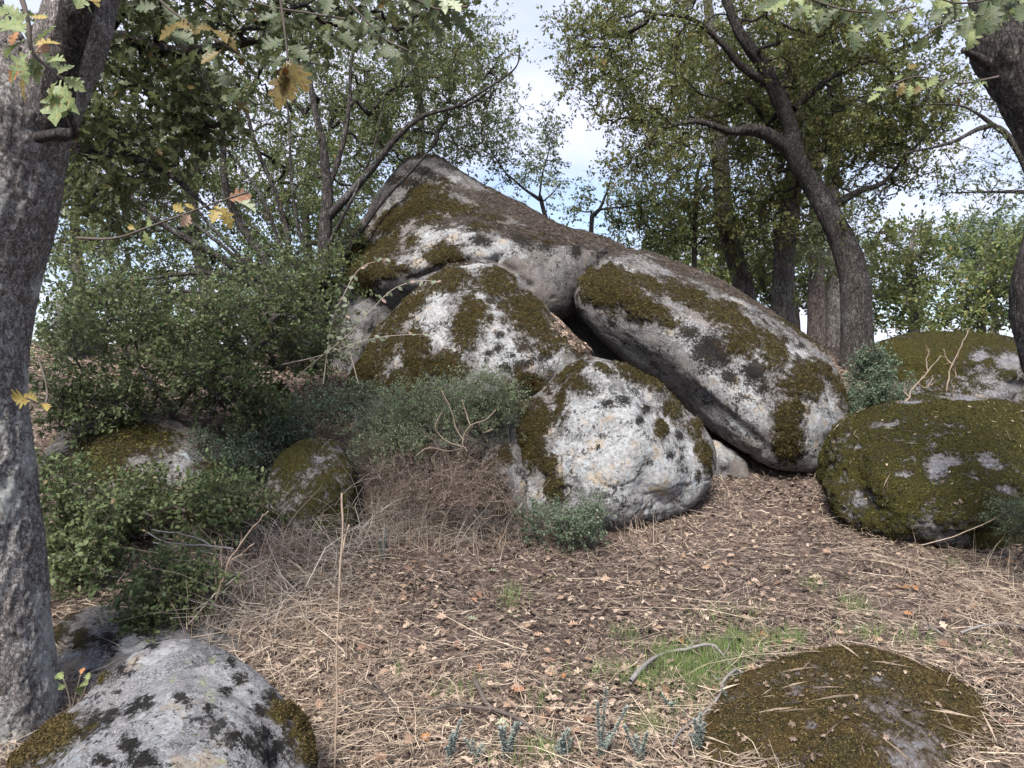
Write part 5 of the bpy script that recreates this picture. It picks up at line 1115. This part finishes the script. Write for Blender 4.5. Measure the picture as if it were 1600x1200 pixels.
# grass
def grass(region, seed, h0, h1, w, mat, name, label, lean=.35, kind='stuff'):
    r = np.random.default_rng(seed); X, Y = [], []
    for (px, py, rx, ry, k) in region:
        c = ground_at(px, py); w_ = c[1]/FPX; deep = min(ry*w_*c[1]/EYE*1.2, 1.0)
        g = r.normal(size=(k, 2))*.5
        X.append(c[0]+g[:, 0]*rx*w_); Y.append(c[1]+g[:, 1]*deep)
    X = np.concatenate(X); Y = np.concatenate(Y); n = len(X)
    keep = r.random(n) < np.clip(.55+1.2*fbm(np.c_[X, Y, Y*0], 6, 2, seed), .1, 1); X, Y = X[keep], Y[keep]; n = len(X)
    L = r.uniform(h0, h1, n); a = r.uniform(0, 6.28, n); ln = np.abs(r.normal(0, lean, n))
    f = np.linspace(0, 1, 4)[None]
    hx = np.cos(a)[:, None]*L[:, None]*np.sin(ln)[:, None]*f*(0.4+1.1*f); hy = np.sin(a)[:, None]*L[:, None]*np.sin(ln)[:, None]*f*(.4+1.1*f)
    z = LZ(X, Y)[:, None]+L[:, None]*(f*np.cos(ln)[:, None]-.25*f*f*np.sin(ln)[:, None])
    pts = np.stack([X[:, None]+hx, Y[:, None]+hy, z+.0*f], -1)
    side = unit(np.stack([r.normal(size=n), r.normal(size=n)*.4, np.zeros(n)], -1))
    V, F = ribbon(pts, w*np.array([[1, .9, .6, .1]])*r.uniform(.6, 1.2, (n, 1))/2, side)
    return tag(obj(name, V, F, mat, attrs=dict(tint=np.repeat(r.random(n), 8)), smooth=False), label, kind=kind)
grass([(1080,1045,90,30,1900),(1010,1085,65,30,1000),(1150,1020,60,22,800),(1080,1085,60,20,450),(1180,960,60,14,200),(930,1060,60,12,160),(720,1090,60,10,120),(1540,1020,60,12,140),(1225,1005,40,10,260),(1335,955,28,10,300),(1000,1140,40,24,300),(1370,1000,70,10,260),(1440,1010,40,12,160),(830,1190,70,14,380),(800,940,26,24,200),(975,1000,40,14,90),(1270,920,30,10,80),(1490,885,16,8,90),(1090,970,40,8,80),(630,1060,16,8,60),(870,1100,50,10,90)], 350, .05, .13, .003, grass_m, 'green_grass', 'short fresh green grass in patches near the brown mossy rock')
grass([(1240,478,46,8,420),(1290,530,50,8,380),(1190,470,30,5,120),(1330,560,26,8,90),(505,600,30,20,260),(500,720,40,20,90),(620,800,80,30,420),(560,770,60,30,260),(350,950,40,40,180),(440,870,50,16,130),(700,850,120,14,260),(1130,790,20,20,60),(1560,900,80,20,140),(1000,840,60,8,120)], 351, .12, .38, .004, straw, 'dry_grass', 'tall bleached dry grass tufts around the rocks', .5)

# arching dead stems in front of the bank
def arches(region, seed, mat, name, label, Lr, rad, rise, parent=None, kind='stuff'):
    r = np.random.default_rng(seed); out = []
    for (px, py, rx, ry, k) in region:
        c = ground_at(px, py); w_ = c[1]/FPX
        x = c[0]+r.uniform(-1, 1, k)*rx*w_; y = c[1]+r.uniform(-1, 1, k)*min(ry*w_*3, .5); z = LZ(x, y)
        L = r.uniform(*Lr, k); a = r.uniform(0, 6.28, k); e0 = r.uniform(.6, 1.5, k); cur = r.uniform(.5, 3.0, k)*rise
        K = 8; p = [np.stack([x, y, z], -1)]; e = e0.copy()
        for i in range(K-1):
            step = np.stack([np.cos(a)*np.cos(e), np.sin(a)*np.cos(e)*.6, np.sin(e)], -1)*(L/(K-1))[:, None]
            p.append(p[-1]+step); e = e-cur/(K-1)+r.normal(0, .1, k); a = a+r.normal(0, .2, k)
        out.append(np.stack(p, 1))
    pts = np.concatenate(out); n = len(pts)
    pts[:, :, 2] = np.maximum(pts[:, :, 2], LZ(pts[:, :, 0].ravel(), pts[:, :, 1].ravel()).reshape(n, -1)+.01)
    V, F = tube(pts, np.repeat(rad*r.uniform(.6, 1.4, (n, 1)), 8, 1)*np.linspace(1, .4, 8), 3)
    return tag(obj(name, V, F, mat, attrs=dict(tint=np.repeat(r.random(n), 24))), label, kind=kind)
arches([(500,850,60,14,90),(560,840,50,20,120),(620,820,50,14,130),(660,850,60,10,90),(430,870,40,10,50),(770,840,50,10,90),(520,770,30,20,50),(580,750,40,20,80)], 360, greystem, 'arching_dead_stems', 'thin arching dead stems on the bank left of the front boulder', (.3, .8), .0028, 1.1)
arches([(700,790,70,20,260),(610,780,50,20,160),(760,800,30,16,110),(430,880,30,10,30)], 361, M('brown_stem').surf((0.22, 0.165, 0.14), .9, None, .2), 'brown_brush', 'brown wiry brush at the foot of the dead bush', (.25, .6), .0022, 1.3)
arches([(380,940,40,20,60),(330,980,20,10,30),(540,960,60,30,60),(470,1000,60,20,50),(1540,980,60,20,50),(1250,840,120,20,30)], 362, straw, 'bent_grass_stalks', 'bent straw-coloured grass stalks on the clearing', (.2, .5), .0016, 1.4)

# single dry stalks and shredded vine
def side_twigs(c, r, n, L, up=0.5):
    c = np.asarray(c); out = []
    for _ in range(n):
        t = r.uniform(.15, 1)*(len(c)-1); i = min(int(t), len(c)-2); p = c[i]+(c[i+1]-c[i])*(t-i); ax = unit((c[i+1]-c[i])[None])[0]
        dr = unit((ax*.7+r.normal(0, .6, 3)+np.array([0, 0, up*.4]))[None])[0]; s = L*r.uniform(.4, 1.2)
        out.append(np.stack([p, p+dr*s*.5+r.normal(0, .08, 3)*s, p+dr*s+r.normal(0, .12, 3)*s]))
    return out
def stalk(label, paths, Y, rad, mat, name='dry_stalk', cat='dry stalk', group=None, fine=5, fl=.08):
    c0 = P(*paths[0][0], Y); b = np.array([c0[0], Y, c0[2]]); t = empty(name, b, label, cat, group); r = np.random.default_rng(len(label)); tw = []
    for i, pa in enumerate(paths):
        c = [P(a, b_, Y+(i*.03 if k else 0)) for k, (a, b_) in enumerate(pa)]
        c = wander(c, max(rad*.45, .0012), 5+i, 3); tw += side_twigs(c, r, fine, fl)
        V, F, _, _ = stem_mesh(c, np.linspace(rad if i == 0 else rad*.55, rad*.18, len(c)), 3*len(c), 6, .15, rad*.25, 0, 3+i, 60)
        obj('stem' if i == 0 else 'side_stem', V, F, mat, parent=t, attrs=dict(tint=np.full(len(V), .55)))
    if tw:
        V, F = tube(np.array(tw), np.tile(np.array([[rad*.3, rad*.2, rad*.1]]), (len(tw), 1)), 4)
        obj('twiglets', V, F, mat, parent=t, attrs=dict(tint=np.full(len(V), .55)))['kind'] = 'stuff'
    return t
tanbark = M('tan_shredded_stem'); tanbark = tanbark.surf(tanbark.mix(tanbark.noise(30, 4), (0.16, 0.118, 0.09), (0.30, 0.235, 0.185)), .8, None, .2)
stalk('very thin tall straw stalk standing left of centre in the foreground', [[(522,1215),(526,1100),(527,1000),(531,900),(536,830),(534,770)],[(531,880),(537,850),(545,820)]], 2.9, .0013, straw, fine=2, fl=.04)
stalk('shredded tan vine leaning between the evergreen shrub and the dry grass', [[(333,1005),(336,960),(342,925),(357,880),(378,850),(405,812),(420,800)],[(338,950),(336,900),(335,845)],[(345,915),(346,870),(347,840)],[(352,890),(372,868),(398,850)],[(338,965),(352,985),(365,1020)],[(345,930),(325,920),(302,914)]], 4.3, .011, tanbark, 'dry_vine', 'vine')
stalk('pale forked dry weed standing in front of the far right boulder', [[(1408,640),(1420,620),(1432,600),(1450,580),(1470,556)],[(1432,600),(1446,605),(1460,590)],[(1450,580),(1448,562),(1452,545)],[(1420,620),(1412,610),(1415,596)]], 7.6, .014, tanbark, group='dry weeds before the far right boulder')
stalk('taller straight dry weed between the domed and the far right boulder', [[(1478,620),(1482,590),(1490,565),(1502,540),(1512,520),(1516,512)],[(1482,595),(1490,606),(1486,618)],[(1490,570),(1478,558),(1474,545)],[(1497,553),(1492,575),(1494,590)]], 7.6, .010, tanbark, group='dry weeds before the far right boulder')
stalk('long thin bent straw leaning over the foot of the domed boulder', [[(1440,852),(1490,838),(1545,815),(1580,795),(1600,790)]], 5.6, .004, straw)
stalk('cluster of pale forked dead twigs above the brown twiggy bush', [[(730,705),(722,690),(735,665),(760,655),(775,640)],[(728,700),(700,690),(680,670),(690,645)],[(725,688),(712,668),(705,640),(690,610)],[(735,665),(728,645),(722,625)],[(722,700),(700,705),(670,700),(650,712)],[(745,660),(755,675),(770,670)]], 6.1, .0042, tanbark, 'dead_twigs', 'dead twigs')
def lay(name, label, paths, rad, mat=twigbark, cat='fallen branch', group='fallen branches on the clearing'):
    c0 = ground_at(*paths[0][0]); t = empty(name, c0, label, cat, group); tw = []; rr_ = np.random.default_rng(len(label))
    for i, pa in enumerate(paths):
        c = []
        for k, (a, b_) in enumerate(pa):
            q = ground_at(a, b_+4); c.append(q+np.array([0, 0, .055+.02*math.sin(k*2.1)]))
        c = wander(c, .0035, 9+i, 2); tw += side_twigs(c, rr_, 5, .12, 0.1); V, F, _, _ = stem_mesh(c, np.linspace(rad if i == 0 else rad*.6, rad*.3, len(c)), 4*len(c), 8, .2, .0015, 0, 7+i, 50)
        obj('stem' if i == 0 else 'side_branch', V, F, mat, parent=t)
    V, F = tube(np.array(tw), np.tile(np.array([[rad*.25, rad*.18, rad*.1]]), (len(tw), 1)), 4)
    obj('twiglets', V, F, mat, parent=t)['kind'] = 'stuff'
greybranch = M('weathered_branch'); greybranch = greybranch.surf(greybranch.mix(greybranch.noise(40, 4), (0.10, 0.09, 0.088), (0.26, 0.24, 0.235)), .85, None, .2)
lay('fallen_branch', 'dark fallen branch lying crosswise at the bottom centre of the clearing', [[(740,1080),(752,1105),(768,1122),(795,1137),(830,1160),(880,1173),(915,1172)],[(768,1125),(700,1128),(640,1126),(563,1124),(530,1108)],[(614,1124),(595,1100),(575,1065)]], .014, twigbark)
lay('fallen_branch', 'curved grey fallen branch arching beside the green grass', [[(985,1082),(1008,1058),(1040,1031),(1075,1029),(1115,1030),(1140,1043),(1157,1064)],[(1130,1088),(1122,1110),(1095,1132),(1070,1155),(1050,1190)],[(1150,1062),(1135,1080),(1125,1096)]], .013, greybranch)
lay('fallen_branch', 'thin dark twig right of the brown mossy rock', [[(1430,1040),(1470,1070),(1530,1095),(1600,1122)],[(1440,1045),(1480,1090),(1500,1100)]], .009, twigbark)
lay('fallen_branch', 'slender grey twig lying among straw at the far right of the clearing', [[(1500,1000),(1540,992),(1580,985),(1620,1000)],[(1440,985),(1460,1000),(1480,1003)]], .007, greybranch)
lay('fallen_branch', 'crooked little twig on bare soil in the middle of the clearing', [[(1300,893),(1320,905),(1333,918),(1325,930)]], .008, twigbark)
def twigs(label, paths, Y, rad, mat):
    return stalk(label, paths, Y, rad, mat, 'bare_twigs', 'twigs')
twigs('bare grey twigs sticking out of the evergreen shrub near the dry vine', [[(365,858),(330,853),(290,850),(255,845),(232,832)],[(330,853),(300,838),(265,832),(238,828)],[(345,857),(320,862),(285,880),(272,890)],[(300,850),(270,856),(240,848)]], 4.5, .007, greybranch)

# silvery sage sprigs in the foreground
def sage(label, px, py, h, seed, n=4):
    r = np.random.default_rng(seed); b = ground_at(px, py); t = empty('sage_plant', b, label, 'plant', 'silvery sage plants in the foreground')
    lp, ld = [], []
    paths = []
    for s in range(n):
        a = r.uniform(0, 6.28); ln = r.uniform(.05, .5); L = h*r.uniform(.4, 1.1)
        f = np.linspace(0, 1, 6)[:, None]
        p = b+np.array([math.cos(a)*ln, math.sin(a)*ln*.6, 1])[None]*f*L+np.array([math.cos(a), math.sin(a), 0])*f*f*.012
        paths.append(p)
        k = int(L*1500)
        ff = r.random(k); base = np.array([np.interp(ff, f[:, 0], p[:, j]) for j in range(3)]).T
        lp.append(base); th = r.uniform(0, 6.28, k); ld.append(np.stack([np.cos(th), np.sin(th), r.uniform(.1, 1.1, k)], -1))
    V, F = tube(np.array(paths), np.tile(np.linspace(.0022, .001, 6), (n, 1)), 4)
    obj('stem', V, F, palebark, parent=t)
    lp = np.concatenate(lp); ld = np.concatenate(ld)
    add_leaf_mesh('foliage', t, lp, ld, np.tile([[0, 0, 1.0]], (len(lp), 1))+r.normal(0, .2, lp.shape), r.uniform(.007, .016, len(lp)), LEAF2, sage_leaf, r.random(len(lp)))
for i, (px, py, h, lab) in enumerate([(938,1195,.24,'tallest silvery sage sprig, below the left end of the green grass'),(702,1205,.17,'silvery sage sprig at the bottom edge, left of the fallen dark branch tip'),(790,1200,.20,'silvery sage sprig just under the dark fallen branch'),(745,1215,.10,'low silvery sage sprig between two taller ones at the bottom'),
        (1000,1215,.16,'silvery sage sprig at the bottom edge left of the mossy rock'),(1152,1130,.12,'sage sprig against the left side of the brown mossy rock'),(880,1205,.12,'small sage sprig at the bottom, amid green blades'),(1090,1180,.14,'sage sprig growing beside the curved grey branch'),(598,880,.30,'grey-green upright weed in front of the dry brush'),(1045,1120,.10,'tiny sage sprig in the green grass')]):
    sage(lab, px, min(py, 1198), h*1.1, 400+i, 5+i % 4)
# small broad-leaved seedling between the left trunk and the near boulder
def seedling():
    b = P(110, 1100, 3.15); t = empty('seedling', b, 'small seedling with a few green leaves behind the nearest boulder', 'plant')
    for (pa, lv) in [([(112,1110),(106,1080),(100,1062)], [(100,1062,88,1050,'green'),(102,1070,92,1075,'green')]), ([(112,1110),(120,1080),(126,1055)], [(126,1055,130,1042,'rust'),(122,1075,132,1068,'green')]), ([(112,1110),(128,1090),(138,1062)], [(138,1065,136,1050,'green'),(130,1085,122,1075,'green')])]:
        leafy_branch(t, [(a, b_, 3.15) for a, b_ in pa], .003, lv, 3.12, 5)
    return t
seedling()

# ---------------------------------------------------------------- what lies and grows on the rocks
def on_rock(info, weight, n, seed, name, mat, size, tm, label, flat=1.0, z=0.006, stretch=(1, 1, 1.6), tintm=.5, tdir=None):
    r = np.random.default_rng(seed); got = area_pick(info, weight, n, r)
    if got is None: return
    p, nn = got; n = len(p)
    d = r.normal(size=(n, 3)); d = unit(d-(d*nn).sum(1, keepdims=True)*nn*flat)
    up = unit(nn+r.normal(0, .35, (n, 3)))
    s = r.uniform(*size, n)
    V, F = stamp(tm[0]*np.array(stretch), tm[1], p+nn*z*r.random((n, 1)), d, up, s)
    o = obj(name, V, F, mat, parent=info['o'], attrs=dict(tint=np.repeat(np.clip(tintm+r.normal(0, .25, n), 0, 1), len(tm[0]))), smooth=False); o['kind'] = 'stuff'
NEEDLE = (np.array([(0, .0, 0), (0.5, .035, .03), (1, 0, 0), (.5, -.035, .03)], float), np.array([(0, 2, 1), (0, 3, 2)]))
SLIVER = (NEEDLE[0]*np.array([1, .18, 1]), NEEDLE[1])
needle_m = leaf_material('fallen_needles', [(0, (0.065, 0.052, 0.043)), (0.6, (0.15, 0.122, 0.102)), (1, (0.28, 0.23, 0.19))], 0.05, .8, .15)
on_rock(B['cap'], B['cap']['need'], 16000, 501, 'fallen_needles', needle_m, (.06, .13), NEEDLE, None)
on_rock(B['slab'], B['slab']['need'], 7000, 502, 'fallen_needles', needle_m, (.05, .11), NEEDLE, None)
on_rock(B['back_mound'], B['back_mound']['need'], 2500, 503, 'fallen_needles', needle_m, (.06, .13), NEEDLE, None)
v = B['split']['V']; w = np.exp(-(np.linalg.norm(v-P(915, 520, 8.25), axis=1)/.33)**2)
on_rock(B['split'], w*(w > .15), 900, 504, 'fallen_leaves', litter_m, (.04, .08), LOBE3, None, tintm=.6)
moss_m1 = leaf_material('moss_shoots_olive', [(0, (0.026, 0.022, 0.009)), (0.6, (0.066, 0.054, 0.019)), (1, (0.13, 0.108, 0.04))], .2, .8, .1)
moss_m2 = leaf_material('moss_shoots_green', [(0, (0.022, 0.023, 0.008)), (0.6, (0.066, 0.064, 0.019)), (1, (0.15, 0.135, 0.038))], .2, .8, .1)
moss_m3 = leaf_material('moss_shoots_brown', [(0, (0.028, 0.023, 0.010)), (0.6, (0.080, 0.060, 0.024)), (1, (0.17, 0.125, 0.055))], .2, .8, .1)
for i, (k, n, mt, s) in enumerate([('near_left', 9000, moss_m3, (.006, .014)), ('near_right', 34000, moss_m3, (.007, .017)), ('cushion', 30000, moss_m2, (.012, .028)), ('front', 9000, moss_m1, (.012, .028)), ('split', 16000, moss_m1, (.014, .032)), ('slab', 16000, moss_m1, (.014, .032)), ('cap', 12000, moss_m1, (.016, .035)), ('far_right', 9000, moss_m2, (.018, .036)), ('left_mossy', 6000, moss_m2, (.012, .03)), ('left_small', 4000, moss_m2, (.010, .024))]):
    on_rock(B[k], B[k]['moss'], n, 520+i, 'moss_tufts', mt, s, SHOOT, None, flat=0.35, stretch=(1, 1.5, 1))
v = B['near_right']['V']; w = (B['near_right']['N'][:, 2] > .3).astype(float)
on_rock(B['near_right'], w, 130, 540, 'straw_bits', straw, (.03, .22), SLIVER, None, z=.02)
on_rock(B['near_right'], w, 160, 541, 'leaf_bits', litter_m, (.015, .04), LOBE3, None, z=.02, tintm=.5)
w = (B['cushion']['N'][:, 2] > .3).astype(float)
on_rock(B['cushion'], w, 200, 542, 'straw_bits', straw, (.03, .18), SLIVER, None, z=.02)
on_rock(B['cushion'], w, 160, 543, 'leaf_bits', litter_m, (.02, .05), LOBE3, None, z=.02, tintm=.55)
